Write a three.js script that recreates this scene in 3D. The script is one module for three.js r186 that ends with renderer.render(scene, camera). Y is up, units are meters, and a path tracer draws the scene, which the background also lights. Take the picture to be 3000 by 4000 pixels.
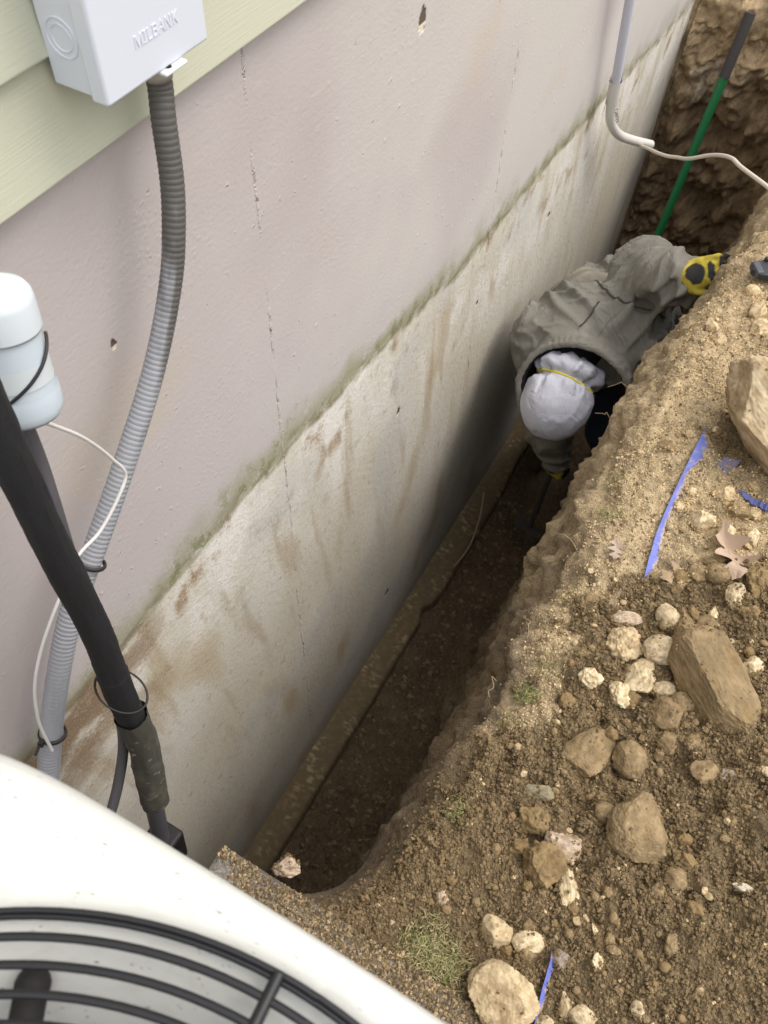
import * as THREE from 'three';
import { mergeGeometries, mergeVertices } from 'three/addons/utils/BufferGeometryUtils.js';
import { RoundedBoxGeometry } from 'three/addons/geometries/RoundedBoxGeometry.js';
import { TextGeometry } from 'three/addons/geometries/TextGeometry.js';
import { FontLoader } from 'three/addons/loaders/FontLoader.js';

// ------------------------------------------------------------------ camera, sky, sun, exposure
const scene = new THREE.Scene();
const camera = new THREE.PerspectiveCamera(62.6, 0.75, 0.02, 400);
camera.position.set(0, 1.4, 0.7);
camera.up.set(0.7048, 0.5715, -0.4202);
camera.lookAt(0.511, 0.58, 0.442);
camera.focus = 1.75;
camera.userData.fStop = 13;
const renderer = new THREE.WebGLRenderer({ antialias: true });
renderer.setSize(768, 1024);
renderer.toneMapping = THREE.LinearToneMapping;
renderer.toneMappingExposure = 1.63;
renderer.shadowMap.enabled = true;
renderer.shadowMap.type = THREE.PCFSoftShadowMap;

const SUN = new THREE.Vector3(0.42, 1.0, 0.55).normalize();
{
  const W = 256, H = 128, d = new Float32Array(W * H * 4);
  for (let j = 0; j < H; j++) for (let i = 0; i < W; i++) {
    const el = ((j + 0.5) / H - 0.5) * Math.PI, az = ((i + 0.5) / W - 0.5) * Math.PI * 2;
    const v = new THREE.Vector3(Math.cos(el) * Math.cos(az), Math.sin(el), Math.cos(el) * Math.sin(az));
    const s = Math.max(0, v.y), g = Math.pow(Math.max(0, v.dot(SUN)), 6);
    let L = v.y > 0 ? 0.5 + 0.85 * s + 0.7 * g : 0.16;
    const k = (j * W + i) * 4;
    d[k] = L * 0.985; d[k + 1] = L * 1.0; d[k + 2] = L * 1.03; d[k + 3] = 1;
  }
  const sky = new THREE.DataTexture(d, W, H, THREE.RGBAFormat, THREE.FloatType);
  sky.mapping = THREE.EquirectangularReflectionMapping; sky.magFilter = THREE.LinearFilter; sky.needsUpdate = true;
  scene.background = sky; scene.environment = sky; scene.environmentIntensity = 1;
}
const sun = new THREE.DirectionalLight(0xfff1de, 0.9);
sun.position.copy(SUN).multiplyScalar(12); sun.target.position.set(1.2, 0, 0.5);
sun.castShadow = true; sun.shadow.radius = 45; sun.shadow.mapSize.set(2048, 2048);
Object.assign(sun.shadow.camera, { left: -5, right: 5, top: 5, bottom: -5, near: 1, far: 30 });
scene.add(sun, sun.target);

// ------------------------------------------------------------------ helpers
let seed = 12345;
const rnd = () => { seed = (seed * 1664525 + 1013904223) >>> 0; return seed / 4294967296; };
const rr = (a, b) => a + (b - a) * rnd();
const ss = (a, b, x) => { const t = Math.min(1, Math.max(0, (x - a) / (b - a))); return t * t * (3 - 2 * t); };
const mix = (a, b, t) => a + (b - a) * t;
const clamp = (x, a, b) => Math.min(b, Math.max(a, x));
const PERM = new Uint8Array(512);
{ const p = [...Array(256).keys()]; for (let i = 255; i > 0; i--) { const j = Math.floor(rnd() * (i + 1)); [p[i], p[j]] = [p[j], p[i]]; } for (let i = 0; i < 512; i++) PERM[i] = p[i & 255]; }
const grad = (h, x, y, z) => { const u = (h & 15) < 8 ? x : y, v = (h & 15) < 4 ? y : ((h & 15) === 12 || (h & 15) === 14 ? x : z); return ((h & 1) ? -u : u) + ((h & 2) ? -v : v); };
function n3(x, y, z) {
  const X0 = Math.floor(x), Y0 = Math.floor(y), Z0 = Math.floor(z); x -= X0; y -= Y0; z -= Z0;
  const X = X0 & 255, Y = Y0 & 255, Z = Z0 & 255;
  const u = x * x * x * (x * (x * 6 - 15) + 10), v = y * y * y * (y * (y * 6 - 15) + 10), w = z * z * z * (z * (z * 6 - 15) + 10);
  const A = PERM[X] + Y, AA = PERM[A] + Z, AB = PERM[A + 1] + Z, B = PERM[X + 1] + Y, BA = PERM[B] + Z, BB = PERM[B + 1] + Z;
  return mix(mix(mix(grad(PERM[AA], x, y, z), grad(PERM[BA], x - 1, y, z), u), mix(grad(PERM[AB], x, y - 1, z), grad(PERM[BB], x - 1, y - 1, z), u), v),
    mix(mix(grad(PERM[AA + 1], x, y, z - 1), grad(PERM[BA + 1], x - 1, y, z - 1), u), mix(grad(PERM[AB + 1], x, y - 1, z - 1), grad(PERM[BB + 1], x - 1, y - 1, z - 1), u), v), w);
}
function fbm(x, y, z, o = 4) { let s = 0, a = 0.5; for (let i = 0; i < o; i++) { s += a * n3(x, y, z); x = x * 2.03 + 17.1; y = y * 2.03 + 5.3; z = z * 2.03 + 9.7; a *= 0.5; } return s; }
const h3 = (i, j, k) => PERM[(PERM[(PERM[i & 255] + j) & 255] + k) & 255] / 255;
function clods(x, y, z) {            // rounded lumps, 0..1
  const X = Math.floor(x), Y = Math.floor(y), Z = Math.floor(z); let m = 0;
  for (let i = X - 1; i <= X + 1; i++) for (let j = Y - 1; j <= Y + 1; j++) for (let k = Z - 1; k <= Z + 1; k++) {
    const a = h3(i, j, k), dx = x - i - h3(i + 31, j, k), dy = y - j - h3(i, j + 57, k), dz = z - k - h3(i, j, k + 91), r = 0.25 + 0.6 * a;
    const q = 1 - (dx * dx + dy * dy + dz * dz) / (r * r); if (q > 0) { const v = Math.sqrt(q) * r; if (v > m) m = v; }
  }
  return m;
}
const counts = {};
function numbered(n) { const c = counts[n] = (counts[n] ?? -1) + 1; return c ? n + '_' + String(c).padStart(3, '0') : n; }
function shade(o) { o.traverse(m => { if (m.isMesh) { m.castShadow = true; m.receiveShadow = true; } }); return o; }
function tag(o, label, category, group, kind) { o.userData.label = label; o.userData.category = category; if (group) o.userData.group = group; if (kind) o.userData.kind = kind; return o; }
function part(name, geo, mat, parent, label) { const m = new THREE.Mesh(geo, mat); m.name = name; m.castShadow = m.receiveShadow = true; parent.add(m); if (label) m.userData.label = label; return m; }
function base(name, x, y, z) { const g = new THREE.Group(); g.name = numbered(name); g.position.set(x, y, z); scene.add(g); return g; }
function solo(name, geo, mat) { const m = new THREE.Mesh(geo, mat); m.name = numbered(name); m.castShadow = m.receiveShadow = true; scene.add(m); return m; }
function struct(name, geo, mat) { const m = solo(name, geo, mat); m.userData.kind = 'structure'; return m; }
const V = (x, y, z) => new THREE.Vector3(x, y, z);
const curve = pts => new THREE.CatmullRomCurve3(pts.map(p => V(p[0], p[1], p[2])), false, 'centripetal');
function tube(pts, r, seg = 80, rad = 10, off) { const g = new THREE.TubeGeometry(curve(pts), seg, r, rad); if (off) g.translate(-off[0], -off[1], -off[2]); return g; }
function tex(w, h, fn, srgb, repeat) {
  const d = new Uint8Array(w * h * 4);
  for (let j = 0; j < h; j++) for (let i = 0; i < w; i++) { const c = fn(i, j); const k = (j * w + i) * 4; d[k] = clamp(c[0], 0, 255); d[k + 1] = clamp(c[1], 0, 255); d[k + 2] = clamp(c[2], 0, 255); d[k + 3] = 255; }
  const t = new THREE.DataTexture(d, w, h, THREE.RGBAFormat); t.magFilter = THREE.LinearFilter; t.minFilter = THREE.LinearMipmapLinearFilter; t.generateMipmaps = true;
  if (srgb) t.colorSpace = THREE.SRGBColorSpace; if (repeat) t.wrapS = t.wrapT = THREE.RepeatWrapping; t.needsUpdate = true; return t;
}
const std = (r, g, b, rough = 0.8, extra = {}) => new THREE.MeshStandardMaterial({ color: new THREE.Color().setRGB(r, g, b), roughness: rough, ...extra });
function tileNoise(x, y, f, z = 0) {   // periodic in 0..1
  const a = x * Math.PI * 2, b = y * Math.PI * 2, k = f / 6.283;
  return n3(Math.cos(a) * k + 40, Math.sin(a) * k + Math.cos(b) * k * 1.3 + 40, Math.sin(b) * k * 1.3 + z + 40);
}
const grain = tex(512, 512, (i, j) => { const x = i / 512, y = j / 512; const v = 226 + 40 * tileNoise(x, y, 60) + 60 * tileNoise(x, y, 150, 7) + 34 * (h3(i, j, 3) - 0.5); return [v, v, v]; }, true, true);
const grainBump = tex(512, 512, (i, j) => { const x = i / 512, y = j / 512; const v = 128 + 70 * tileNoise(x, y, 70, 3) + 80 * tileNoise(x, y, 170, 9) + 40 * (h3(i, j, 5) - 0.5); return [v, v, v]; }, false, true);
const rep = (t, x, y) => { const c = t.clone(); c.repeat.set(x, y); c.needsUpdate = true; return c; };

// ------------------------------------------------------------------ foundation wall
const UX = x => x < 1.0 ? (x + 0.6) / 1.6 * 0.52 : 0.52 + (x - 1.0) / 3.15 * 0.48;
const UXI = u => u < 0.52 ? u / 0.52 * 1.6 - 0.6 : 1.0 + (u - 0.52) / 0.48 * 3.15;
const GL = [[-1, 0.03], [0.1, 0.015], [0.42, 0.018], [0.71, 0.017], [1.06, 0.0], [1.4, -0.05], [1.78, -0.11], [2.66, -0.14], [3.3, -0.2], [4.2, -0.28]];
function gradeY(x) { for (let i = 1; i < GL.length; i++) if (x <= GL[i][0]) { const t = (x - GL[i - 1][0]) / (GL[i][0] - GL[i - 1][0]); return mix(GL[i - 1][1], GL[i][1], t); } return -0.28; }
const JOINTS = [0.897, 1.956, 3.02, -0.16];
const jointX = (k, y) => JOINTS[k] + 0.006 * n3(k * 9.1, y * 2.2, 4) + 0.003 * n3(k * 5, y * 11, 8);
const holes = [[1.426, 0.668, 0.014, 0.026], [1.439, -0.393, 0.009, 0.02], [1.448, -1.445, 0.016, 0.02], [1.945, -0.373, 0.008, 0.012], [0.556, 0.592, 0.006, 0.009], [2.537, -0.415, 0.012, 0.014], [0.51, 0.41, 0.004, 0.007]];
const WY0 = -1.87, WY1 = 0.9;
function wallSample(x, y) {
  const fine = n3(x * 160, y * 160, 1), fine2 = n3(x * 420, y * 420, 2), mid = fbm(x * 9, y * 9, 3, 3), streak = fbm(x * 7, y * 75, 11, 3);
  const gy = gradeY(x) + 0.022 * n3(x * 6, 3, 2) + 0.012 * n3(x * 21, 5, 2) + 0.006 * n3(x * 70, 5, 2), d = y - gy;
  let c = [191, 182, 180], hgt = 0.5 + 0.06 * fine2 + 0.07 * fine + 0.07 * streak + 0.12 * fbm(x * 2.5, y * 2.5, 8, 3);
  const add = (col, a) => { for (let i = 0; i < 3; i++) c[i] += (col[i] - c[i]) * clamp(a, 0, 1); };
  add([200, 194, 188], ss(0.5, 1.7, x + 0.5 * mid) * 0.85);
  add([180, 169, 167], ss(0.1, 0.5, fbm(x * 1.6, y * 1.6, 21, 3) + 0.1) * 0.6);
  add([196, 182, 162], ss(0.22, 0.45, fbm(x * 3, y * 3, 25, 3)) * 0.35);
  add([208, 201, 195], ss(0.32, 0.55, streak + 0.15 * fine) * 0.3);
  add([160, 158, 140], ss(-0.1, 0.35, mid + 0.4 * fine) * ss(0.16, 0.02, d) * 0.45);
  // trowel specks and bug holes in the paint
  const sp = clods(x * 70, y * 70, 2.5), grp = ss(-0.25, 0.3, n3(x * 3, y * 3, 77)); hgt += 0.32 * ss(0.7, 0.84, sp) * (fine > -0.25 ? 1 : -1) * grp;
  if (sp > 0.77) add(fine > -0.2 ? [212, 204, 196] : [140, 128, 122], 0.45 * grp);
  hgt += 0.13 * ss(0.5, 0.8, clods(x * 160, y * 130, 4.5)) * ss(0.0, 0.4, n3(x * 5, y * 5, 78));
  if (d < 0.05) {
    const below = ss(0.012, -0.012, d + 0.01 * fine);
    const lo = [221, 217, 206], cream = ss(-0.3, 0.3, fbm(x * 2.2, y * 1.3, 31, 4));
    let b = [mix(208, lo[0], cream), mix(201, lo[1], cream), mix(185, lo[2], cream)];
    const sv = [...c]; c = b;
    add([236, 232, 226], ss(0.06, 0.26, fbm(x * 5, y * 3.2, 41, 5) + 0.3 * fine + 0.12 * fine2 + 0.28 * ss(-0.42, -0.1, d) - 0.08) * 0.85 * ss(-0.75, -0.1, d));
    const vs = fbm(x * 13 + y * 1.5, y * 1.7, 51, 4);
    add([172, 152, 124], ss(0.08, 0.42, vs + 0.16 * fine + 0.1 * fine2) * mix(0.7, 0.45, ss(1.4, 2.2, x)) * ss(-1.5, -0.1, d));
    add([144, 116, 86], ss(0.12, 0.4, fbm(x * 11, y * 8, 61, 5) + 0.16 * fine + 0.1 * fine2) * 0.8 * ss(-0.5, -0.03, d) * ss(-0.55, -0.1, fbm(x * 3, y, 64, 2)));
    add([198, 196, 192], ss(0.05, 0.4, fbm(x * 3.2, y * 2.6, 71, 4) + 0.25 * ss(-0.9, -1.7, d)) * 0.65);
    add([176, 152, 112], ss(0.12, 0.4, fbm(x * 4, y * 1.6, 77, 3)) * 0.5);
    add([128, 104, 78], ss(-0.08, 0.3, fbm(x * 7, y * 9, 81, 4) + 0.22 * ss(0.62, 0.1, x) + 0.12 * fine) * ss(0.6, 0.3, x) * ss(-0.42, -0.03, d) * 0.9);
    add([150, 138, 118], ss(-1.62, -1.84, y + 0.06 * mid) * 0.6);
    const k = clamp(below, 0, 1); for (let i = 0; i < 3; i++) c[i] = mix(sv[i], c[i], k);
    hgt += 0.35 * k * (fbm(x * 60, y * 60, 91, 3) + 0.35 * fine2) - 0.12 * k;
    if (fine2 < -0.36) add([150, 138, 116], 0.45 * k); if (fine2 > 0.42) add([232, 226, 214], 0.5 * k); add([170, 150, 118], 0.35 * k * ss(0.2, 0.4, fbm(x * 38, y * 30, 66, 3)));
  }
  // moss band
  const mw = mix(0.055, 0.1, ss(0.35, 0.6, x) * ss(1.35, 1.0, x)), mb = ss(-0.03, 0.0, d + 0.02 * mid) * ss(mw + 0.05 * mid, 0.0, d);
  add([152, 149, 120], mb * ss(-0.4, 0.15, fbm(x * 14, y * 12, 94, 4) + 0.14 + 0.25 * fine + 0.15 * fine2) * ss(4.2, 2.6, x) * 0.8);
  add([118, 124, 82], 0.8 * mb * ss(0.08, 0.3, fbm(x * 28, y * 18, 95, 4) + 0.2 * fine + 0.15 * fine2) * ss(4.2, 2.6, x) * 0.85);
  add([104, 88, 66], ss(-0.04, -0.01, d) * ss(0.025, -0.008, d) * ss(-0.18, 0.22, fbm(x * 12, y * 40, 99, 4)) * 0.45);
  // formwork seams
  for (let k = 0; k < 4; k++) {
    const dx = Math.abs(x - jointX(k, y)); if (dx > 0.02) continue;
    const on = ss(-0.2, 0.12, fbm(k * 7, y * 5, 33, 4)) * (k === 2 ? 0.5 : 1), w = 0.0018 + 0.005 * Math.abs(fbm(y * 60, k, 5, 3));
    const l = ss(w * 1.6, w * 0.4, dx) * on; const sg = fbm(y * 30, k, 2, 4) + 0.25 * fine2; hgt += 1.0 * l * ss(-0.12, 0.1, sg) - 1.0 * l * ss(-0.02, -0.2, sg);
    add(sg > -0.08 ? [206, 196, 188] : [124, 110, 100], l * 0.5);
    hgt += 0.25 * ss(0.02, 0.0, dx) * fbm(x * 90, y * 90, 12, 2) * on;
  }
  for (const [hx, hy, a, b] of holes) {
    const q = Math.hypot((x - hx) / a, (y - hy) / b) + 0.35 * n3(x * 130, y * 130, 3); if (q > 1.3) continue;
    add(y - hy < -b * 0.2 ? [226, 212, 190] : [88, 72, 60], ss(1.05, 0.75, q) * 0.9); hgt -= 1.6 * ss(1.1, 0.6, q);
  }
  return [c, hgt];
}
{
  const W = 2048, H = 2048, cd = new Uint8Array(W * H * 4), bd = new Uint8Array(W * H * 4);
  for (let j = 0; j < H; j++) { const y = WY0 + (j + 0.5) / H * (WY1 - WY0); for (let i = 0; i < W; i++) {
    const [c, h] = wallSample(UXI((i + 0.5) / W), y), k = (j * W + i) * 4, b = clamp(90 * h + 60, 0, 255);
    cd[k] = clamp(c[0], 0, 255); cd[k + 1] = clamp(c[1], 0, 255); cd[k + 2] = clamp(c[2], 0, 255); cd[k + 3] = 255; bd[k] = bd[k + 1] = bd[k + 2] = b; bd[k + 3] = 255;
  } }
  const mk = (d, s) => { const t = new THREE.DataTexture(d, W, H, THREE.RGBAFormat); t.magFilter = THREE.LinearFilter; t.minFilter = THREE.LinearMipmapLinearFilter; t.generateMipmaps = true; if (s) t.colorSpace = THREE.SRGBColorSpace; t.needsUpdate = true; return t; };
  const g = new THREE.BoxGeometry(12, 3.2, 0.25, 240, 8, 1); g.translate(2.0, -0.74, -0.125);
  const p = g.attributes.position, uv = g.attributes.uv;
  for (let i = 0; i < p.count; i++) uv.setXY(i, UX(p.getX(i)), (p.getY(i) - WY0) / (WY1 - WY0));
  const w = struct('foundation_wall', g, new THREE.MeshStandardMaterial({ map: mk(cd, true), bumpMap: mk(bd), bumpScale: 0.0075, roughness: 0.95, color: 0xffffff }));
  tag(w, 'tall grey-pink painted concrete foundation wall, stained cream below a mossy soil line', 'foundation wall');
}
// footing: a low concrete ledge along the wall foot
{
  const shp = new THREE.Shape(); const top = -1.81, pts = [];
  const g = new THREE.PlaneGeometry(1, 1, 420, 14), p = g.attributes.position;
  for (let i = 0; i < p.count; i++) {
    const x = -0.6 + (p.getX(i) + 0.5) * 5.0, t = 0.5 - p.getY(i);
    let w = 0.1 + 0.004 * n3(x * 4, 1, 1) + 0.0015 * n3(x * 22, 2, 1) + (x > 1.66 && x < 2.6 ? 0.014 : 0) * ss(1.66, 1.76, x) * ss(2.6, 2.4, x) - 0.022 * ss(0.05, 0.0, Math.abs(x - 1.645));
    let y, z; if (t < 0.6) { z = t / 0.6 * w; y = top + 0.004 * fbm(x * 18, z * 18, 3, 3) - 0.006 * ss(0.5, 0.6, t); } else { z = w + (t - 0.6) * 0.02; y = top - 0.006 - (t - 0.6) / 0.4 * 0.14; }
    p.setXYZ(i, x, y, z + 0.003 * n3(x * 40, y * 40, 2)); g.attributes.uv.setXY(i, x * 4, t * 0.8);
  }
  g.computeVertexNormals();
  const col = tex(1024, 64, (i, j) => { const x = i / 1024 * 5, y = j / 64; const m = ss(-0.02, 0.2, fbm(x * 9, y * 2.4, 3, 4)); const m2 = ss(-0.1, 0.3, fbm(x * 60, y * 9, 7, 3)); return [mix(118, 160, m * m2) + 14 * m2, mix(102, 143, m * m2) + 12 * m2, mix(76, 112, m * m2) + 9 * m2]; }, true);
  for (let i = 0; i < p.count; i++) g.attributes.uv.setXY(i, (p.getX(i) + 0.6) / 5, 0.5 - (p.getZ(i) - 0.06) * 4);
  const m = struct('footing', g, new THREE.MeshStandardMaterial({ map: col, roughness: 0.95, bumpMap: rep(grainBump, 20, 1), bumpScale: 0.004 }));
  m.userData.label = 'narrow concrete footing ledge caked with dry soil at the wall foot';
}

// ------------------------------------------------------------------ soil: trench sides, bank and yard as one sheet
const heap = (x, z) => 0.10 * ss(0.75, 1.2, z) * (1 - ss(2.2, 4.5, z)) * ss(-0.3, 0.2, x) * (1 - ss(5, 8, x)) - 0.012 * ss(0.34, 0.2, x) * ss(1.2, 0.9, z);
const RIM = [[-0.06, -0.06], [-0.06, 0.06], [-0.05, 0.2], [0.02, 0.31], [0.1, 0.365], [0.165, 0.4], [0.2, 0.45], [0.235, 0.5], [0.3, 0.535], [0.42, 0.55], [0.56, 0.565], [0.7, 0.585], [0.84, 0.565], [0.98, 0.578], [1.1, 0.572], [1.3, 0.555], [1.45, 0.562], [1.6, 0.555], [1.8, 0.565], [2.0, 0.6], [2.1, 0.612], [2.3, 0.625], [2.6, 0.64], [3.2, 0.66], [3.65, 0.66], [3.9, 0.63], [4.02, 0.54], [4.06, 0.4], [4.07, 0.25], [4.07, 0.1], [4.07, -0.06]];
const dryness = (x, z) => { const n = 0.13 * n3(x * 5, z * 5, 2) + 0.11 * n3(x * 15, z * 15, 3) + 0.06 * n3(x * 45, z * 45, 5); const b = x < 0.5 ? 0.63 : x < 1.0 ? mix(0.66, 0.8, (x - 0.5) / 0.5) : mix(0.8, 1.15, ss(1.0, 1.22, x)); return ss(0.07, -0.07, z - b + n) * (1 - 0.75 * ss(0.11, 0.04, Math.hypot((x - 1.44) * 0.8, z - 0.84) + 0.05 * n3(x * 20, z * 20, 7))) * ss(0.35, 0.7, x + n); };
const soilGrid = {};
{
  const NS = 1130, path = new THREE.CatmullRomCurve3(RIM.map(p => V(p[0], 0, p[1])), false, 'centripetal'); path.arcLengthDivisions = 2000;
  const P = path.getSpacedPoints(NS - 1), len = path.getLength();
  let nx = [], nz = [];
  for (let i = 0; i < NS; i++) { const a = P[Math.max(0, i - 14)], b = P[Math.min(NS - 1, i + 14)], l = Math.hypot(b.x - a.x, b.z - a.z); nx.push(-(b.z - a.z) / l); nz.push((b.x - a.x) / l); }
  for (let it = 0; it < 3; it++) { const f = a => a.map((_, i) => { let s = 0, c = 0; for (let k = -22; k <= 22; k += 2) { const j = clamp(i + k, 0, NS - 1); s += a[j]; c++; } return s / c; }); nx = f(nx); nz = f(nz); }
  for (let i = 0; i < NS; i++) { const e0 = ss(60, 5, i), e1 = ss(NS - 61, NS - 6, i); nx[i] = mix(mix(nx[i], -1, e0), 1, e1); nz[i] = mix(mix(nz[i], 0, e0), 0, e1); const l = Math.hypot(nx[i], nz[i]); nx[i] /= l; nz[i] /= l; }
  const prof = {
    bank: [[-0.2, -1.93], [-0.17, -1.8], [-0.14, -1.55], [-0.07, -1.1], [-0.03, -0.6], [0, -0.28], [0.018, -0.15], [0.05, -0.06], [0.095, -0.012], [0.14, 0.0]],
    near: [[-0.05, -1.93], [-0.04, -1.8], [-0.03, -1.5], [-0.02, -1.1], [-0.01, -0.6], [0, -0.28], [0.006, -0.14], [0.02, -0.06], [0.045, -0.03], [0.14, -0.012]],
    far: [[-0.12, -1.93], [-0.1, -1.8], [-0.05, -1.5], [-0.01, -1.1], [0.0, -0.6], [0.02, -0.35], [0.06, -0.2], [0.11, -0.13], [0.17, -0.08], [0.3, -0.03]] };
  const ts = []; for (let t = 0; t < 5; t += 1 / 40) ts.push(t); for (let t = 5; t < 9; t += 1 / 11) ts.push(t); ts.push(9);
  const outs = []; for (let o = 0.0045; o < 0.78; o += 0.0045) outs.push(o); { let o = 0.79, s = 0.02; while (o < 70) { outs.push(o); s *= 1.3; o += s; } }
  const NR = ts.length + outs.length, pos = new Float32Array(NS * NR * 3), dis = new Float32Array(NS * NR * 3), col = new Float32Array(NS * NR * 3), uv = new Float32Array(NS * NR * 2);
  const at = (pr, t) => { const i = Math.min(8, Math.floor(t)), f = t - i; return [mix(pr[i][0], pr[i + 1][0], f), mix(pr[i][1], pr[i + 1][1], f)]; };
  for (let i = 0; i < NS; i++) {
    const s = i / (NS - 1) * len, wn = ss(0.75, 0.45, s), wf = ss(len - 0.95, len - 0.6, s);
    let plen = 0, pp = null;
    for (let r = 0; r < NR; r++) {
      let o, y;
      if (r < ts.length) { const a = at(prof.bank, ts[r]), b = at(prof.near, ts[r]), c = at(prof.far, ts[r]); o = a[0] * (1 - wn - wf) + b[0] * wn + c[0] * wf; y = a[1] * (1 - wn - wf) + b[1] * wn + c[1] * wf; }
      else { o = 0.14 * (1 - wf) + 0.3 * wf + outs[r - ts.length]; y = 0; }
      const x = P[i].x + nx[i] * o, z = P[i].z + nz[i] * o;
      if (r >= ts.length) { const e = ss(0, 0.12, outs[r - ts.length]); y = mix(-0.012 * wn - 0.03 * wf, 0, e) + heap(x, z); }
      const k = (i * NR + r) * 3; pos[k] = x; pos[k + 1] = y; pos[k + 2] = z;
      if (pp) plen += Math.hypot(x - pp[0], y - pp[1], z - pp[2]); pp = [x, y, z]; uv[(i * NR + r) * 2] = s * 4; uv[(i * NR + r) * 2 + 1] = plen * 4;
    }
  }
  const A = V(0, 0, 0), B = V(0, 0, 0), N = V(0, 0, 0);
  for (let i = 0; i < NS; i++) for (let r = 0; r < NR; r++) {
    const k = (i * NR + r) * 3, i0 = Math.max(0, i - 3), i1 = Math.min(NS - 1, i + 3), r0 = Math.max(0, r - 2), r1 = Math.min(NR - 1, r + 2);
    A.set(pos[(i1 * NR + r) * 3] - pos[(i0 * NR + r) * 3], pos[(i1 * NR + r) * 3 + 1] - pos[(i0 * NR + r) * 3 + 1], pos[(i1 * NR + r) * 3 + 2] - pos[(i0 * NR + r) * 3 + 2]);
    B.set(pos[(i * NR + r1) * 3] - pos[(i * NR + r0) * 3], pos[(i * NR + r1) * 3 + 1] - pos[(i * NR + r0) * 3 + 1], pos[(i * NR + r1) * 3 + 2] - pos[(i * NR + r0) * 3 + 2]);
    N.crossVectors(B, A).normalize(); if (N.y < 0 && r >= ts.length) N.negate();
    const x = pos[k], y = pos[k + 1], z = pos[k + 2], top = ss(-0.1, 0.0, y), dry = dryness(x, z), s = i / (NS - 1) * len, wf = ss(len - 0.95, len - 0.6, s), near = ss(0.25, 0.5, x);
    const far = r > ts.length + outs.length - 24 ? 0.2 : 1;
    const face = 1 - top;
    let d = face * (0.07 * fbm(x * 5, y * 5, z * 5, 3) + 0.03 * fbm(x * 15, y * 22, z * 15, 4) + 0.035 * fbm(x * 8 + 3, y * 9, z * 8, 3) + (0.005 + 0.016 * wf) * clods(x * 28, y * 28, z * 28) + 0.009 * fbm(x * 40, y * 44, z * 40, 3) - 0.03 * ss(0.1, 0.35, fbm(x * 10 + 5, y * 14, z * 10, 3))) * near
      + wf * face * 0.09 * fbm(x * 9 + 3, y * 9, z * 9, 4) + wf * face * 0.05 * ss(0.45, 0.7, clods(x * 8, y * 8, z * 8))
      + top * (0.02 * fbm(x * 7, z * 7, 4, 3) + (0.032 - 0.016 * dry) * fbm(x * 24, z * 24, 6, 4)) * near;
    const w2 = (top * (1 - 0.45 * dry) + 0.3 * face) * (0.5 + 0.5 * near);
    d += w2 * (0.011 * clods(x * 40, y * 40, z * 40) + 0.008 * clods(x * 85 + 5, y * 85, z * 85)) + 0.005 * fbm(x * 90, y * 90, z * 90, 2);
    if (r < 8) d *= 0.3;
    d *= far;
    if (z < 0.02) d = 0;
    dis[k] = N.x * d; dis[k + 1] = N.y * d; dis[k + 2] = N.z * d;
    const v = 1 + 0.6 * fbm(x * 8, y * 8, z * 8, 3) + 0.35 * n3(x * 70, y * 70, z * 70) + 0.3 * n3(x * 28, y * 28, z * 28);
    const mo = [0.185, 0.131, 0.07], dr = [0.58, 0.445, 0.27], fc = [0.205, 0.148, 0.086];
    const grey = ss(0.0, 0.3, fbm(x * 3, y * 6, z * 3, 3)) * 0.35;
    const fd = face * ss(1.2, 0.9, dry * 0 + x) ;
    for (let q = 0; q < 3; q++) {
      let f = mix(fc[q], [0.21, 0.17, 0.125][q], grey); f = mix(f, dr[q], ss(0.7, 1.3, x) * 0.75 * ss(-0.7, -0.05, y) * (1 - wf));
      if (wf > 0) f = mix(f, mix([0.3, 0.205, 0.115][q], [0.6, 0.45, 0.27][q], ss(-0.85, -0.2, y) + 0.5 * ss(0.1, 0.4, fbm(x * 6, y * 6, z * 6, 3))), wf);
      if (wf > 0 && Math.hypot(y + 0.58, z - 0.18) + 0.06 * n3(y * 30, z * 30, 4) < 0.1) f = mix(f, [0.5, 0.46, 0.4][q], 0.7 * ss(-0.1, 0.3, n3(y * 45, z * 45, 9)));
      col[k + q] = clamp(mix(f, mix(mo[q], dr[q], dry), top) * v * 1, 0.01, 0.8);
    }
  }
  for (let k = 0; k < pos.length; k++) pos[k] += dis[k];
  const idx = new Uint32Array((NS - 1) * (NR - 1) * 6); let q = 0;
  for (let i = 0; i < NS - 1; i++) for (let r = 0; r < NR - 1; r++) { const a = i * NR + r, b = a + NR; idx[q++] = a; idx[q++] = a + 1; idx[q++] = b; idx[q++] = b; idx[q++] = a + 1; idx[q++] = b + 1; }
  const g = new THREE.BufferGeometry(); g.setAttribute('position', new THREE.BufferAttribute(pos, 3)); g.setAttribute('color', new THREE.BufferAttribute(col, 3)); g.setAttribute('uv', new THREE.BufferAttribute(uv, 2)); g.setIndex(new THREE.BufferAttribute(idx, 1)); g.computeVertexNormals();
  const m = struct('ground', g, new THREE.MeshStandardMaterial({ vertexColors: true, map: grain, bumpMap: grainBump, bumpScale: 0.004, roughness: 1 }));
  m.userData.label = 'dug soil of the trench bank, its sides and the yard';
  Object.assign(soilGrid, { pos, nor: g.attributes.normal.array, col, NS, NR, T: ts.length });
}
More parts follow.
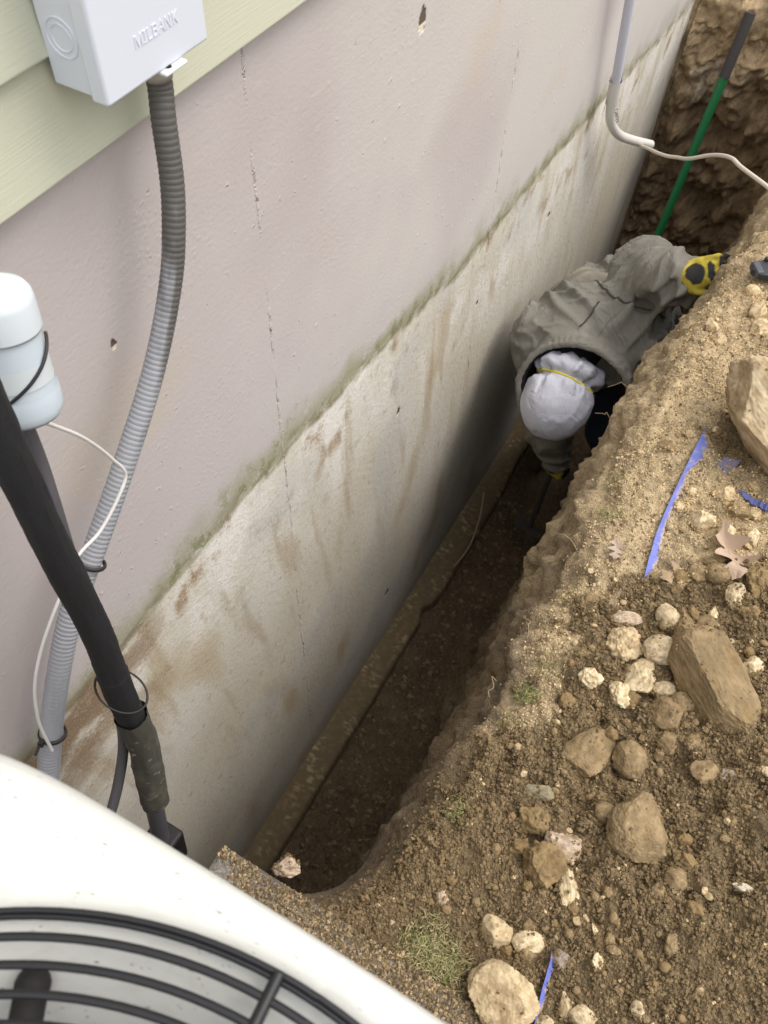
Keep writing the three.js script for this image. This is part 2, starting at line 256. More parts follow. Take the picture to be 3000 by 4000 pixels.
// height of the soil near a point, from the grid
const cellMap = new Map();
{ const { pos, NS, NR, T } = soilGrid; for (let i = 0; i < NS; i++) for (let r = T - 30; r < NR; r++) { const k = (i * NR + r) * 3, x = pos[k], z = pos[k + 2]; if (x < -0.2 || x > 3 || z > 1.6 || z < 0.35) continue; const key = Math.round(x * 100) * 1000 + Math.round(z * 100); const o = cellMap.get(key); if (!o) cellMap.set(key, [pos[k + 1], 1]); else { o[0] += pos[k + 1]; o[1]++; } } }
function soilY(x, z) { let s = 0, n = 0; for (let a = -1; a <= 1; a++) for (let b = -1; b <= 1; b++) { const o = cellMap.get((Math.round(x * 100) + a) * 1000 + Math.round(z * 100) + b); if (o) { s += o[0]; n += o[1]; } } return n ? s / n : heap(x, z); }
{ // trench floor
  const g = new THREE.PlaneGeometry(4.6, 0.62, 640, 110), p = g.attributes.position, c = new Float32Array(p.count * 3); g.rotateX(-Math.PI / 2); g.translate(1.95, 0, 0.37);
  for (let i = 0; i < p.count; i++) {
    const x = p.getX(i), z = p.getZ(i);
    p.setY(i, -1.875 + 0.03 * fbm(x * 5, z * 5, 2, 3) + 0.012 * fbm(x * 20, z * 20, 3, 3) + 0.012 * clods(x * 30, 1.5, z * 30) + 0.006 * clods(x * 75, 2.5, z * 75) + 0.05 * ss(0.4, 0.6, z));
    const v = 1 + 0.6 * fbm(x * 7, z * 7, 8, 3) + 0.4 * n3(x * 80, z * 80, 3); c[i * 3] = 0.175 * v; c[i * 3 + 1] = 0.12 * v; c[i * 3 + 2] = 0.068 * v;
    g.attributes.uv.setXY(i, x * 4, z * 4);
  }
  g.setAttribute('color', new THREE.BufferAttribute(c, 3)); g.computeVertexNormals();
  const m = struct('trench_floor', g, new THREE.MeshStandardMaterial({ vertexColors: true, map: grain, bumpMap: grainBump, bumpScale: 0.004, roughness: 1 }));
  m.userData.label = 'dark trampled soil floor at the bottom of the narrow trench';
}

// ------------------------------------------------------------------ lap siding
{
  const g0 = base('lap_siding', -3, 0.854, 0);
  const m = new THREE.MeshStandardMaterial({ color: new THREE.Color().setRGB(0.56, 0.565, 0.44), roughness: 0.6,
    bumpMap: tex(1024, 128, (i, j) => { const v = 128 + 60 * n3(i * 0.02, j * 0.5, 1) + 50 * n3(i * 0.05, j * 1.1, 2); return [v, v, v]; }, false, true), bumpScale: 0.0005 });
  m.bumpMap.repeat.set(6, 1);
  const sh = new THREE.Shape(); sh.moveTo(0, 0); sh.lineTo(0.018, 0); sh.quadraticCurveTo(0.022, 0, 0.0218, 0.004); sh.lineTo(0.008, 0.122); sh.lineTo(0, 0.122); sh.closePath();
  const b = new THREE.ExtrudeGeometry(sh, { depth: 10, bevelEnabled: false, steps: 60 }); b.rotateY(Math.PI / 2); b.scale(1, 1, -1);
  { const ix = b.index; if (ix) { const a = ix.array; for (let i = 0; i < a.length; i += 3) [a[i], a[i + 1]] = [a[i + 1], a[i]]; } else { const p = b.attributes.position.array; for (const n of ['position', 'normal', 'uv']) { const at = b.attributes[n], s = at.itemSize, q = at.array; for (let t = 0; t < q.length; t += 3 * s) for (let e = 0; e < s; e++) { const tmp = q[t + e]; q[t + e] = q[t + s + e]; q[t + s + e] = tmp; } } } b.computeVertexNormals(); }
  { const p = b.attributes.position, u = b.attributes.uv; for (let i = 0; i < p.count; i++) u.setXY(i, p.getX(i) / 10, p.getY(i) / 0.122); }
  for (let k = 0; k < 30; k++) { const mm = part('siding_board', b, m, g0); mm.position.set(0, k * 0.117, 0.0); }
  part('sheathing', new THREE.BoxGeometry(10, 3.6, 0.24).translate(5, 1.8, -0.125), std(0.4, 0.4, 0.3), g0);
  tag(g0, 'pale yellow-green lap siding boards on the house above the concrete wall', 'siding');
}

// ------------------------------------------------------------------ rocks
const rockCols = { brown: [[0.21, 0.15, 0.078], [0.31, 0.22, 0.118]], cream: [[0.7, 0.575, 0.38], [0.52, 0.405, 0.245]], grey: [[0.58, 0.47, 0.31], [0.42, 0.325, 0.2]], tan: [[0.6, 0.47, 0.29], [0.45, 0.33, 0.19]], pink: [[0.56, 0.44, 0.34], [0.36, 0.26, 0.17]], dark: [[0.2, 0.135, 0.062], [0.27, 0.185, 0.09]], olive: [[0.27, 0.225, 0.135], [0.24, 0.225, 0.165]], mauve: [[0.3, 0.24, 0.21], [0.24, 0.185, 0.15]], white: [[0.6, 0.55, 0.44], [0.5, 0.43, 0.32]], bould: [[0.56, 0.45, 0.3], [0.36, 0.265, 0.155]] };
const rockMat = new THREE.MeshStandardMaterial({ vertexColors: true, roughness: 0.95 });
function rockGeo(sx, sy, sz, type, colors, sd, detail, dirt = 0.5) {
  let g = new THREE.IcosahedronGeometry(1, detail); g.deleteAttribute('normal'); g = mergeVertices(g, 1e-4);
  const p = g.attributes.position, c = new Float32Array(p.count * 3), v = V(0, 0, 0), pl = [];
  const old = seed; seed = 7919 * (sd + 3);
  const n = type === 'facet' ? 12 : type === 'long' || type === 'bould' ? 9 : 5;
  for (let i = 0; i < n; i++) pl.push([V(rr(-1, 1), rr(-0.8, 1), rr(-1, 1)).normalize(), type === 'round' ? rr(0.8, 0.95) : rr(0.56, 0.86)]);
  if (type === 'long') { pl.length = 0; for (const q of [[0.1, 1, 0.05, 0.66], [-1, 0.25, 0, 0.72], [1, 0.35, 0.1, 0.74], [-0.55, 0.2, 0.85, 0.8], [0.35, 0.2, 0.93, 0.76], [0.2, 0.3, -0.93, 0.76], [-0.5, 0.1, -0.85, 0.86], [0.6, 0.8, 0, 0.82]]) pl.push([V(q[0], q[1], q[2]).normalize(), q[3]]); }
  const o = sd * 13.7;
  for (let i = 0; i < p.count; i++) {
    v.fromBufferAttribute(p, i);
    for (const [nn, d] of pl) { const e = v.dot(nn) - d; if (e > 0) v.addScaledVector(nn, -e * (type === 'long' ? 0.85 : 0.97)); }
    const big = type === 'knob' ? 0.42 : type === 'long' ? 0.1 : 0.16, f = 1 + big * fbm(v.x * 1.3 + o, v.y * 1.3, v.z * 1.3, 2) + (type === 'knob' ? 0.2 * clods(v.x * 2.4 + o, v.y * 2.4, v.z * 2.4) + 0.2 * fbm(v.x * 4 + o, v.y * 4, v.z * 4, 3) : 0) + 0.06 * fbm(v.x * 5 + o, v.y * 5, v.z * 5, 3) + 0.03 * n3(v.x * 17 + o, v.y * 17, v.z * 17);
    v.multiplyScalar(f);
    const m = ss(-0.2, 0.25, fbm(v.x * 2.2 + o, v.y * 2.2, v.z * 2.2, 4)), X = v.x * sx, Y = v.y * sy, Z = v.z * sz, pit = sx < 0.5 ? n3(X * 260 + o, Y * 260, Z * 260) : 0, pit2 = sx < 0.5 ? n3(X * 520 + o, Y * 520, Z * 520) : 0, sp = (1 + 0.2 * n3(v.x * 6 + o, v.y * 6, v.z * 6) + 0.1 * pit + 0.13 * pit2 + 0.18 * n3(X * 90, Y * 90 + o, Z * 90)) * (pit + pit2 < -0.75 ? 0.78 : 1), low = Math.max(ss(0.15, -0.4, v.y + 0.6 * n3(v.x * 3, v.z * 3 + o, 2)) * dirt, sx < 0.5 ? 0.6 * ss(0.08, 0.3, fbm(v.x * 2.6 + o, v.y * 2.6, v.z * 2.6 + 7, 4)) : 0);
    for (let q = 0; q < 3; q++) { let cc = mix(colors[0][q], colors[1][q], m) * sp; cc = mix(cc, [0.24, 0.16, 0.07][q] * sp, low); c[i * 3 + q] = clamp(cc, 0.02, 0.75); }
    const ds = sx < 0.5 ? 1 + 0.00045 * (pit + 0.7 * pit2) / Math.max(0.01, v.length() * Math.min(sx, sy, sz)) : 1; p.setXYZ(i, X * ds, Y * ds, Z * ds);
  }
  seed = old;
  g.setAttribute('color', new THREE.BufferAttribute(c, 3)); g.computeVertexNormals(); return g;
}
const ROCKMESH = [];
const ROCKS = [
['long',0.82,0.945,0.118,0.245,0.79,'brown','large oblong brown boulder with flat top lying in the spoil'],
['facet',0.781,0.834,0.055,0.081,1.34,'cream','smooth cream stone just left of the oblong brown boulder'],
['round',0.846,0.850,0.066,0.054,1.14,'grey','flat greyish stone tucked against the oblong boulder upper left'],
['round',0.923,0.837,0.042,0.050,1.14,'grey','rounded pale grey stone below the oak leaf'],
['knob',0.834,0.787,0.054,0.056,1.09,'tan','knobbly tan clod left of the flat greyish stone'],
['round',0.885,0.773,0.054,0.031,1.08,'pink','low pinkish stone above the knobbly tan clod'],
['facet',0.730,0.898,0.060,0.058,1.80,'brown','angular brown stone below left of the oblong boulder'],
['round',0.762,0.912,0.041,0.039,1.16,'brown','brown stone half hidden in the shade of the oblong boulder'],
['round',0.778,0.880,0.039,0.033,1.15,'grey','small pale stone below the smooth cream stone'],
['knob',0.927,0.867,0.035,0.047,1.17,'brown','brown clod at the upper end of the oblong boulder'],
['facet',0.931,0.904,0.040,0.045,1.19,'brown','blocky brown stone at the upper right end of the oblong boulder'],
['facet',0.963,0.910,0.022,0.036,1.19,'cream','small cream chip behind the blocky brown stone'],
['facet',1.175,0.826,0.056,0.060,1.66,'cream','bright cream faceted stone right of the blue tarp strip'],
['facet',1.153,0.877,0.042,0.058,1.21,'cream','notched cream stone right of the bright faceted one'],
['facet',1.167,0.921,0.034,0.042,1.23,'cream','pale stone above the curled oak leaf'],
['round',1.052,0.892,0.052,0.042,1.20,'brown','oval wet-brown stone, right one of a row of three'],
['round',1.041,0.856,0.040,0.038,1.17,'brown','round brown stone, middle one of a row of three'],
['round',1.021,0.832,0.028,0.030,1.15,'dark','dark brown clod, left one of a row of three'],
['knob',0.733,0.814,0.032,0.048,1.11,'cream','rough cream lump left of the angular brown stone'],
['knob',0.737,0.758,0.037,0.034,1.06,'cream','pale crumbly lump near the grassy trench edge'],
['facet',0.606,0.807,0.110,0.074,0.49,'brown','big soil-covered brown stone half buried in the spoil'],
['round',0.627,0.868,0.053,0.062,1.13,'brown','round brown cobble right of the half-buried big stone'],
['facet',0.682,0.912,0.040,0.044,1.15,'brown','brown faceted stone above the round cobble'],
['facet',0.695,0.945,0.037,0.034,1.15,'brown','brown stone below the lower end of the oblong boulder'],
['facet',0.650,0.976,0.046,0.043,1.14,'brown','brown wedge stone beside a mauve stone at right'],
['facet',0.523,0.915,0.100,0.105,1.72,'brown','big tan-brown rough boulder in the middle of the spoil'],
['round',0.522,0.864,0.037,0.033,1.11,'brown','small round brown stone touching the rough tan boulder'],
['facet',0.509,0.759,0.064,0.034,1.15,'olive','flat olive-grey stone lying on dark loose soil'],
['knob',0.464,0.768,0.044,0.042,1.06,'dark','round dark soil clod below the olive-grey stone'],
['facet',0.447,0.824,0.068,0.044,1.27,'pink','pinkish white stone partly covered by damp soil'],
['knob',0.401,0.809,0.060,0.062,1.08,'dark','heaped dark soil clod between two pale stones'],
['facet',0.388,0.859,0.034,0.067,1.09,'cream','tall yellow-cream stone half under a dark clod'],
['round',0.295,0.833,0.047,0.032,1.08,'cream','oval cream stone near the bottom edge of the spoil'],
['facet',0.285,0.784,0.049,0.049,1.07,'tan','tan stone left of the oval cream stone'],
['facet',0.216,0.830,0.100,0.090,1.07,'tan','very large pale tan stone at the bottom beside grass'],
['facet',0.295,0.883,0.026,0.029,1.08,'mauve','square grey-mauve stone beside the lower blue tarp strip'],
['facet',0.246,0.910,0.025,0.036,1.33,'tan','forked tan stone right of the lower tarp strip'],
['facet',0.240,0.936,0.042,0.031,1.07,'grey','grey stone at the bottom edge right of the forked stone'],
['round',0.212,0.895,0.027,0.018,1.07,'grey','small grey stone at the bottom end of the tarp strip'],
['facet',0.288,0.693,0.022,0.028,1.55,'pink','lone pinkish grey pebble on dark soil near the trench end'],
['knob',0.186,0.675,0.014,0.022,1.05,'tan','small tan stone standing at the equipment pad edge'],
['bould',1.411,0.905,0.180,0.400,0.75,'bould','huge tan boulder cut off by the right edge of view'],
['facet',0.503,1.075,0.034,0.014,1.38,'white','thin white stone sliver on dark soil at far right'],
['facet',0.464,1.048,0.024,0.021,1.10,'olive','small grey-green stone below the white sliver'],
['facet',0.349,0.916,0.014,0.040,0.76,'cream','long narrow cream sliver in the dark soil'],
['knob',0.315,0.926,0.017,0.022,1.09,'cream','small crumbly cream lump below the narrow sliver'],
['knob',0.209,0.461,0.044,0.030,1.05,'pink','crumbling grey clod perched on the near trench end'],
['facet',1.758,0.675,0.036,0.043,1.02,'tan','pale tan stone near the trench edge under the glove'],
['facet',1.722,0.704,0.036,0.036,1.02,'tan','flat tan stone just below the pale one by the edge'],
['facet',1.865,0.761,0.045,0.075,1.65,'tan','tall tan stone at right below the black tool'],
['facet',1.804,0.784,0.055,0.055,1.14,'tan','wide tan stone at the right edge below the tall one'],
['round',1.930,0.727,0.036,0.040,1.02,'tan','rounded tan stone just under the black tool'],
['facet',0.872,0.993,0.040,0.043,1.18,'cream','cream stone half buried right of the oblong boulder'],
['facet',0.905,0.953,0.021,0.027,1.19,'cream','small cream chip above the half-buried cream stone'],
['facet',0.919,0.978,0.014,0.018,1.19,'cream','tiny cream chip right of the other cream chip'],
['facet',1.010,0.931,0.037,0.060,1.21,'grey','pale grey slab stone below the curled leaf'],
['knob',1.057,0.959,0.040,0.060,1.22,'dark','large dark soil clod under the curled leaf at right'],
['knob',0.986,0.963,0.030,0.031,1.20,'dark','dark clod right of the pale grey slab'],
['facet',1.330,0.703,0.038,0.037,1.03,'brown','brown stone on dry soil left of the tarp tip'],
['facet',1.394,0.735,0.022,0.024,1.03,'tan','small round tan stone beside the tarp tip'],
['facet',1.257,0.850,0.052,0.041,1.72,'tan','flat tan slab between tarp and huge boulder'],
['facet',1.223,0.885,0.050,0.055,1.22,'brown','brown lump stone below the flat tan slab'],
['facet',1.230,0.862,0.017,0.023,1.21,'cream','small wedge of cream stone below the tan slab'],
['facet',1.231,0.915,0.022,0.033,1.24,'tan','small tan stone right of the brown lump'],
['round',1.236,0.788,0.019,0.020,1.11,'cream','small oval cream pebble right of the tarp strip'],
['facet',1.195,0.777,0.022,0.022,1.09,'cream','small angular cream pebble against the tarp strip'],
['facet',1.302,0.893,0.017,0.029,1.24,'tan','small tan stone under the huge boulder overhang'],
['facet',0.692,1.055,0.020,0.022,1.13,'cream','cream stone cut by the right edge above the mauve stone'],
['facet',0.665,1.010,0.034,0.028,1.14,'mauve','mauve stone flat in the soil at right'],
['round',0.472,0.986,0.032,0.034,1.11,'brown','oval brown stone below the rough tan boulder'],
['round',0.445,0.970,0.021,0.022,1.11,'brown','small brown stone left of the oval brown one'],
['facet',0.283,0.996,0.020,0.026,1.08,'grey','grey chip standing at the bottom edge'] ];
ROCKS.forEach(([type, x, z, w, l, a, c, label], i) => {
  const big = Math.max(w, l), hgt = type === 'bould' ? 0.12 : type === 'long' ? 0.056 : Math.min(w, l) * (type === 'knob' ? 0.46 : 0.44);
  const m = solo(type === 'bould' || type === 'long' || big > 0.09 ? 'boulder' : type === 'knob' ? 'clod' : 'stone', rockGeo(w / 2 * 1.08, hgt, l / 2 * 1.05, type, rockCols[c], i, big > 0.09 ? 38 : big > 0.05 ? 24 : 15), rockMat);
  ROCKMESH.push(m); m.position.set(x, soilY(x, z) + hgt * (type === 'bould' ? 0.45 : 0.28), z); m.rotation.y = -a;
  if (type === 'bould') m.rotation.set(0.0, -a, 0.25);
  tag(m, label, type === 'knob' ? 'clod' : type === 'bould' || type === 'long' ? 'boulder' : 'stone');
});
// loose pebbles that nothing tells apart
{
  const protos = []; for (let k = 0; k < 5; k++) protos.push(['cream', 'tan', 'brown', 'grey', 'brown'][k]);
  const geos = protos.map((c, k) => rockGeo(1, 0.75, 0.85, k % 2 ? 'facet' : 'round', rockCols[c], 300 + k, 5));
  for (let k = 0; k < 170; k++) {
    const x = 0.25 + 1.75 * Math.pow(rnd(), 0.9), z = 0.66 + rnd() * 0.42; if (x > 0.75 && z > 0.72 + (1.1 - x) * 0 + 0.5) continue;
    const t = dryness(x, z) > 0.5 ? [0, 1, 1, 3][k % 4] : [2, 4, 2, 1][k % 4], s = rr(0.0045, 0.0095);
    const m = solo('pebble', geos[t], rockMat); m.scale.setScalar(s); m.rotation.set(rr(0, 6), rr(0, 6), rr(0, 6)); m.position.set(x, soilY(x, z) + s * 0.5, z);
    const d = t === 0 || t === 1 || t === 3;
    tag(m, d ? 'small pale pebble lying loose on the trench bank' : 'small brown pebble lying loose in the spoil', 'pebble', d ? 'pale pebbles on the bank' : 'brown pebbles in the spoil');
  }
}
{ // loose clods of the spoil
  const geos = [0, 1, 2, 3].map(k => rockGeo(0.9, 0.7, 0.85, 'knob', rockCols[k % 2 ? 'dark' : 'brown'], 500 + k, 9));
  for (let k = 0; k < 120; k++) { const x = 0.2 + 1.0 * rnd(), z = 0.66 + 0.42 * rnd(), s = 0.006 + 0.012 * Math.pow(rnd(), 2.5); if (dryness(x, z) > 0.5 || x < 0.27 && z < 0.8) continue; const m = solo('clod', geos[k % 4], rockMat); m.scale.setScalar(s); m.rotation.set(rr(0, 6), rr(0, 6), rr(0, 6)); m.position.set(x, soilY(x, z) + s * 0.35, z); tag(m, 'small crumbly brown soil clod lying in the damp spoil', 'clod', 'small clods in the spoil'); }
}
// crumbs of soil
const floorY = (x, z) => -1.875 + 0.03 * fbm(x * 5, z * 5, 2, 3) + 0.012 * fbm(x * 20, z * 20, 3, 3) + 0.05 * ss(0.4, 0.6, z);
function crumbs(name, n, pick, label, mat) {
  const M = new THREE.Matrix4(), Q = new THREE.Quaternion(), E = new THREE.Euler(), C = new THREE.Color();
  let g = new THREE.IcosahedronGeometry(1, 1); g.deleteAttribute('normal'); g.deleteAttribute('uv'); g = mergeVertices(g, 1e-3);
  const p = g.attributes.position, v = V(0, 0, 0), o = n * 0.37;
  for (let i = 0; i < p.count; i++) { v.fromBufferAttribute(p, i); const f = 0.72 + 0.75 * n3(v.x * 1.6 + o, v.y * 1.6, v.z * 1.6) + 0.5 * n3(v.x * 3.4 + o, v.y * 3.4, v.z * 3.4); v.multiplyScalar(f); p.setXYZ(i, v.x, v.y, v.z); }
  g = g.toNonIndexed(); g.computeVertexNormals();
  const im = new THREE.InstancedMesh(g, mat, n); let c = 0;
  for (let k = 0; k < n * 8 && c < n; k++) { const r = pick(); if (!r) continue; E.set(rr(0, 6), rr(0, 6), rr(0, 6)); Q.setFromEuler(E); M.compose(V(r[0], r[1], r[2]), Q, V(r[3] * rr(0.8, 1.35), r[3] * rr(0.6, 1.0), r[3])); im.setMatrixAt(c, M); C.setRGB(r[4], r[5], r[6]); im.setColorAt(c, C); c++; }
  im.count = c; im.name = numbered(name); im.castShadow = im.receiveShadow = true; scene.add(im); tag(im, label, 'soil', null, 'stuff'); return im;
}
const crumbMat = new THREE.MeshStandardMaterial({ roughness: 1, color: 0xffffff });
{
  const { pos, col, NS, NR, T } = soilGrid;
  const pick = big => () => {
    const i = Math.floor(rnd() * NS * 0.62), r = T - 26 + Math.floor(rnd() * 196); if (r >= NR) return null; const k = (i * NR + r) * 3, x = pos[k], z = pos[k + 2], y = pos[k + 1];
    if (x < 0.08 || z < 0.38) return null; if (x < 0.185 && z > 0.35) return null;
    const dry = dryness(x, z), u = rnd(), face = y < -0.04; if (face && rnd() > 0.15) return null; if (dry > 0.5 && rnd() > 0.5) return null;
    const clump = n3(x * 22, z * 22, 40); if (clump < rr(-0.65, 0.12)) return null;
    let s = dry > 0.5 ? 0.0006 + 0.0024 * Math.pow(u, 4) : 0.0009 + 0.0034 * Math.pow(u, 3.1); if (big) s = dry > 0.5 ? rr(0.0025, 0.005) : 0.003 + 0.006 * Math.pow(u, 2.5);
    const pale = dry > 0.5 ? rnd() < 0.82 : rnd() < 0.012, v = rr(0.66, 1.25), b = pale ? [0.6, 0.465, 0.28] : [0.222, 0.157, 0.082];
    return [x + rr(-0.003, 0.003), y + s * 0.25, z + rr(-0.003, 0.003), s, b[0] * v, b[1] * v, b[2] * v];
  };
  crumbs('soil_crumbs', 420000, pick(false), 'fine loose crumbs of soil scattered over the bank and spoil', crumbMat);
  crumbs('trench_soil', 9000, () => { const x = rr(0.1, 2.4), z = rr(0.11, 0.5), s = 0.0015 + 0.014 * Math.pow(rnd(), 9), v = rr(0.7, 1.4); return [x, floorY(x, z) + 0.008, z, s, 0.2 * v, 0.14 * v, 0.078 * v]; }, 'loose soil lumps lying on the trench floor', crumbMat);
  crumbs('soil_lumps', 5200, pick(true), 'coarser lumps of soil strewn among the fine crumbs', crumbMat);
}

{ // soil banked against the stones and lying on them
  const V0 = V(0, 0, 0), list = ROCKS.map((r, i) => [r, scene.getObjectByName && ROCKMESH[i]]).filter(a => a[1]);
  list.forEach(a => a[1].updateMatrixWorld());
  let wsum = 0; const acc = list.map(([r]) => wsum += Math.pow(Math.max(r[3], r[4]), 1.1));
  crumbs('stone_soil', 15000, () => {
    const u = rnd() * wsum; let q = acc.findIndex(a => a > u); if (q < 0) return null; const [r, m] = list[q], p = m.geometry.attributes.position, i = Math.floor(rnd() * p.count); V0.fromBufferAttribute(p, i).applyMatrix4(m.matrixWorld);
    const g = soilY(V0.x, V0.z), h = V0.y - g, pale = r[6] === 'cream' || r[6] === 'tan' || r[6] === 'bould', pr = h < -0.004 ? 0 : h < 0.007 ? 1 : pale ? 0.02 : 0.14 * (n3(V0.x * 30, V0.z * 30, 3) > 0 ? 1 : 0); if (rnd() > pr) return null;
    const s = 0.0008 + 0.0028 * Math.pow(rnd(), 2.5), v = rr(0.72, 1.22), b = dryness(V0.x, V0.z) > 0.5 ? [0.6, 0.45, 0.25] : [0.2, 0.138, 0.066]; return [V0.x + rr(-0.003, 0.003), V0.y + s * 0.3, V0.z + rr(-0.003, 0.003), s, b[0] * v, b[1] * v, b[2] * v];
  }, 'crumbs of soil banked against and lying on the stones', crumbMat);
}

// ------------------------------------------------------------------ equipment pad and condenser
{
  const g = new RoundedBoxGeometry(0.93, 0.055, 0.93, 4, 0.02); g.translate(-0.465 + 0.186, -0.0275, 0.465 + 0.352);
  const m = solo('equipment_pad', g, std(0.3, 0.27, 0.235, 0.85, { bumpMap: rep(grainBump, 3, 3), bumpScale: 0.002, map: rep(grain, 2, 2) })); m.position.y = 0.003;
  tag(m, 'grey equipment pad dusted with soil under the outdoor unit', 'pad');
  crumbs('pad_soil', 34000, () => { const x = 0.183 - 0.14 * rnd(), z = rr(0.36, 1.0); const c = fbm(x * 14, z * 14, 5, 3) + 0.5 * ss(0.36, 0.55, z) + 0.0; if (c < rr(-0.1, 0.25)) return null; const s = 0.0007 + 0.003 * Math.pow(rnd(), 4), v = rr(0.6, 1.2), d = rnd() < 0.5; return [x, 0.003 + s * 0.4, z, s, (d ? 0.42 : 0.2) * v, (d ? 0.315 : 0.14) * v, (d ? 0.18 : 0.075) * v]; }, 'tan soil crumbs strewn over the grey equipment pad', crumbMat);
}
{
  const CX = -0.27, CZ = 0.666, TOP = 0.92, g0 = base('condenser_unit', CX, 0.003, CZ), Y = TOP - 0.003;
  const R = th => { const c = Math.abs(Math.cos(th)), s = Math.abs(Math.sin(th)), n = 7; return Math.pow(Math.pow(c, n) + Math.pow(s, n), -1 / n) * (0.318 + 0.004 * Math.cos(2 * th)); };
  const white = new THREE.MeshPhysicalMaterial({ color: new THREE.Color().setRGB(0.68, 0.68, 0.665), roughness: 0.5, clearcoat: 0.15, clearcoatRoughness: 0.5,
    map: tex(512, 512, (i, j) => { const sp = clods(i / 9, j / 9, 0.4); const m = 0.8 * ss(0.66, 0.8, sp) * ss(0.1, 0.3, n3(i / 50, j / 50, 2)), q = 0.09 * ss(0, 0.3, fbm(i / 40, j / 40, 3, 3)); return [252 - 110 * m - 70 * q, 252 - 130 * m - 80 * q, 250 - 130 * m - 90 * q]; }, true, true) });
  white.map.repeat.set(8, 3);
  // top cover: lofted around, from the fan opening over a rolled edge
  const prof = [[0, -0.1, -0.03], [0, -0.055, -0.012], [0, -0.026, 0.006], [0, -0.008, 0.024], [0, 0.0, 0.04], [0.4, 0.0, 0], [0.72, -0.001, 0], [0.86, -0.0045, 0], [0.94, -0.011, 0], [0.985, -0.022, 0], [1, -0.038, 0], [1.0, -0.075, 0], [0.985, -0.076, 0]];
  const NT = 240, vs = [], us = [], ix = [];
  for (let i = 0; i <= NT; i++) { const th = i / NT * Math.PI * 2; prof.forEach(([f, y, a], j) => { const r0 = 0.262 + a, r = j < 5 ? r0 : mix(0.302, R(th), f); vs.push(Math.cos(th) * r, Y + y, Math.sin(th) * r); us.push(i / NT, j / 12); }); }
  const n = prof.length; for (let i = 0; i < NT; i++) for (let j = 0; j < n - 1; j++) { const a = i * n + j, b = a + n; ix.push(a, b, a + 1, b, b + 1, a + 1); }
  const tg = new THREE.BufferGeometry(); tg.setAttribute('position', new THREE.Float32BufferAttribute(vs, 3)); tg.setAttribute('uv', new THREE.Float32BufferAttribute(us, 2)); tg.setIndex(ix); tg.computeVertexNormals();
  part('top_cover', tg, white, g0);
  const loft = (y0, y1, k, nn = 200) => { const v = [], id = []; for (let i = 0; i <= nn; i++) { const th = i / nn * Math.PI * 2, r = R(th) * k; v.push(Math.cos(th) * r, y0, Math.sin(th) * r, Math.cos(th) * r, y1, Math.sin(th) * r); if (i < nn) { const a = i * 2; id.push(a, a + 1, a + 2, a + 2, a + 1, a + 3); } } const q = new THREE.BufferGeometry(); q.setAttribute('position', new THREE.Float32BufferAttribute(v, 3)); q.setIndex(id); q.computeVertexNormals(); return q; };
  part('coil_cabinet', loft(0.03, Y - 0.075, 0.95), std(0.05, 0.05, 0.05, 0.7), g0);
  part('base_pan', loft(0.0, 0.05, 0.985), white, g0);
  for (let k = 0; k < 14; k++) part('louver', loft(0.09 + k * 0.053, 0.115 + k * 0.053, 0.985, 120), white, g0);
  const black = std(0.009, 0.009, 0.012, 0.45);
  const ring = (r, w, h) => { const q = new THREE.TorusGeometry(10, 1, 8, 160); const p = q.attributes.position; for (let i = 0; i < p.count; i++) { const x = p.getX(i), y = p.getY(i), th = Math.atan2(y, x); const rad = Math.hypot(x, y) - 10; p.setXYZ(i, Math.cos(th) * (r + rad * w), p.getZ(i) * h, Math.sin(th) * (r + rad * w)); } q.computeVertexNormals(); return q; };
  [[0.2971, 0.0019, 0.0032], [0.2943, 0.0016, 0.0026]].forEach(a => { part('grille_rim', ring(...a), black, g0).position.y = Y + 0.006; });
  for (let k = 0; k < 17; k++) { const r = 0.2848 - k * 0.0126; part('grille_ring', ring(r, 0.0022, 0.0022), black, g0).position.y = Y + 0.008 + 0.018 * (1 - r / 0.297); }
  for (let k = 0; k < 8; k++) { const a = k * Math.PI / 4 - 0.075, pts = []; for (let q = 0; q <= 6; q++) { const r = mix(0.297, 0.07, q / 6); pts.push([Math.cos(a) * r, Y + 0.0085 + 0.018 * (1 - r / 0.297), Math.sin(a) * r]); } part('grille_spoke', tube(pts, 0.0034, 24, 8), black, g0); }
  part('grille_hub', new THREE.CylinderGeometry(0.085, 0.085, 0.004, 48).translate(0, Y + 0.026, 0), black, g0);
  const rust = std(0.012, 0.01, 0.009, 0.8);
  { const aim = Math.atan2(-0.134, 0.236); // motor arm seen through the rings
    for (const k of [0, 1, 2]) { const a = aim + k * 2.094; part('motor_arm', mergeGeometries([tube([[Math.cos(a) * 0.05, Y - 0.022, Math.sin(a) * 0.05], [Math.cos(a) * 0.264, Y - 0.016, Math.sin(a) * 0.264]], 0.0085, 20, 14), new THREE.SphereGeometry(0.0092, 16, 12).translate(Math.cos(a) * 0.266, Y - 0.016, Math.sin(a) * 0.266)]), rust, g0); } }
  part('fan_motor', new THREE.CylinderGeometry(0.075, 0.075, 0.16, 40).translate(0, Y - 0.12, 0), rust, g0);
  for (let k = 0; k < 3; k++) { const b = new THREE.BoxGeometry(0.19, 0.004, 0.15, 8, 1, 8).translate(0.155, 0, 0); b.rotateX(0.4); b.rotateY(k * 2.094 + 0.5); b.translate(0, Y - 0.2, 0); part('fan_blade', b, std(0.06, 0.06, 0.065, 0.5, { metalness: 0.4 }), g0); }
  tag(g0, 'white air conditioning unit with black round fan grille beside the wall', 'air conditioner');
}

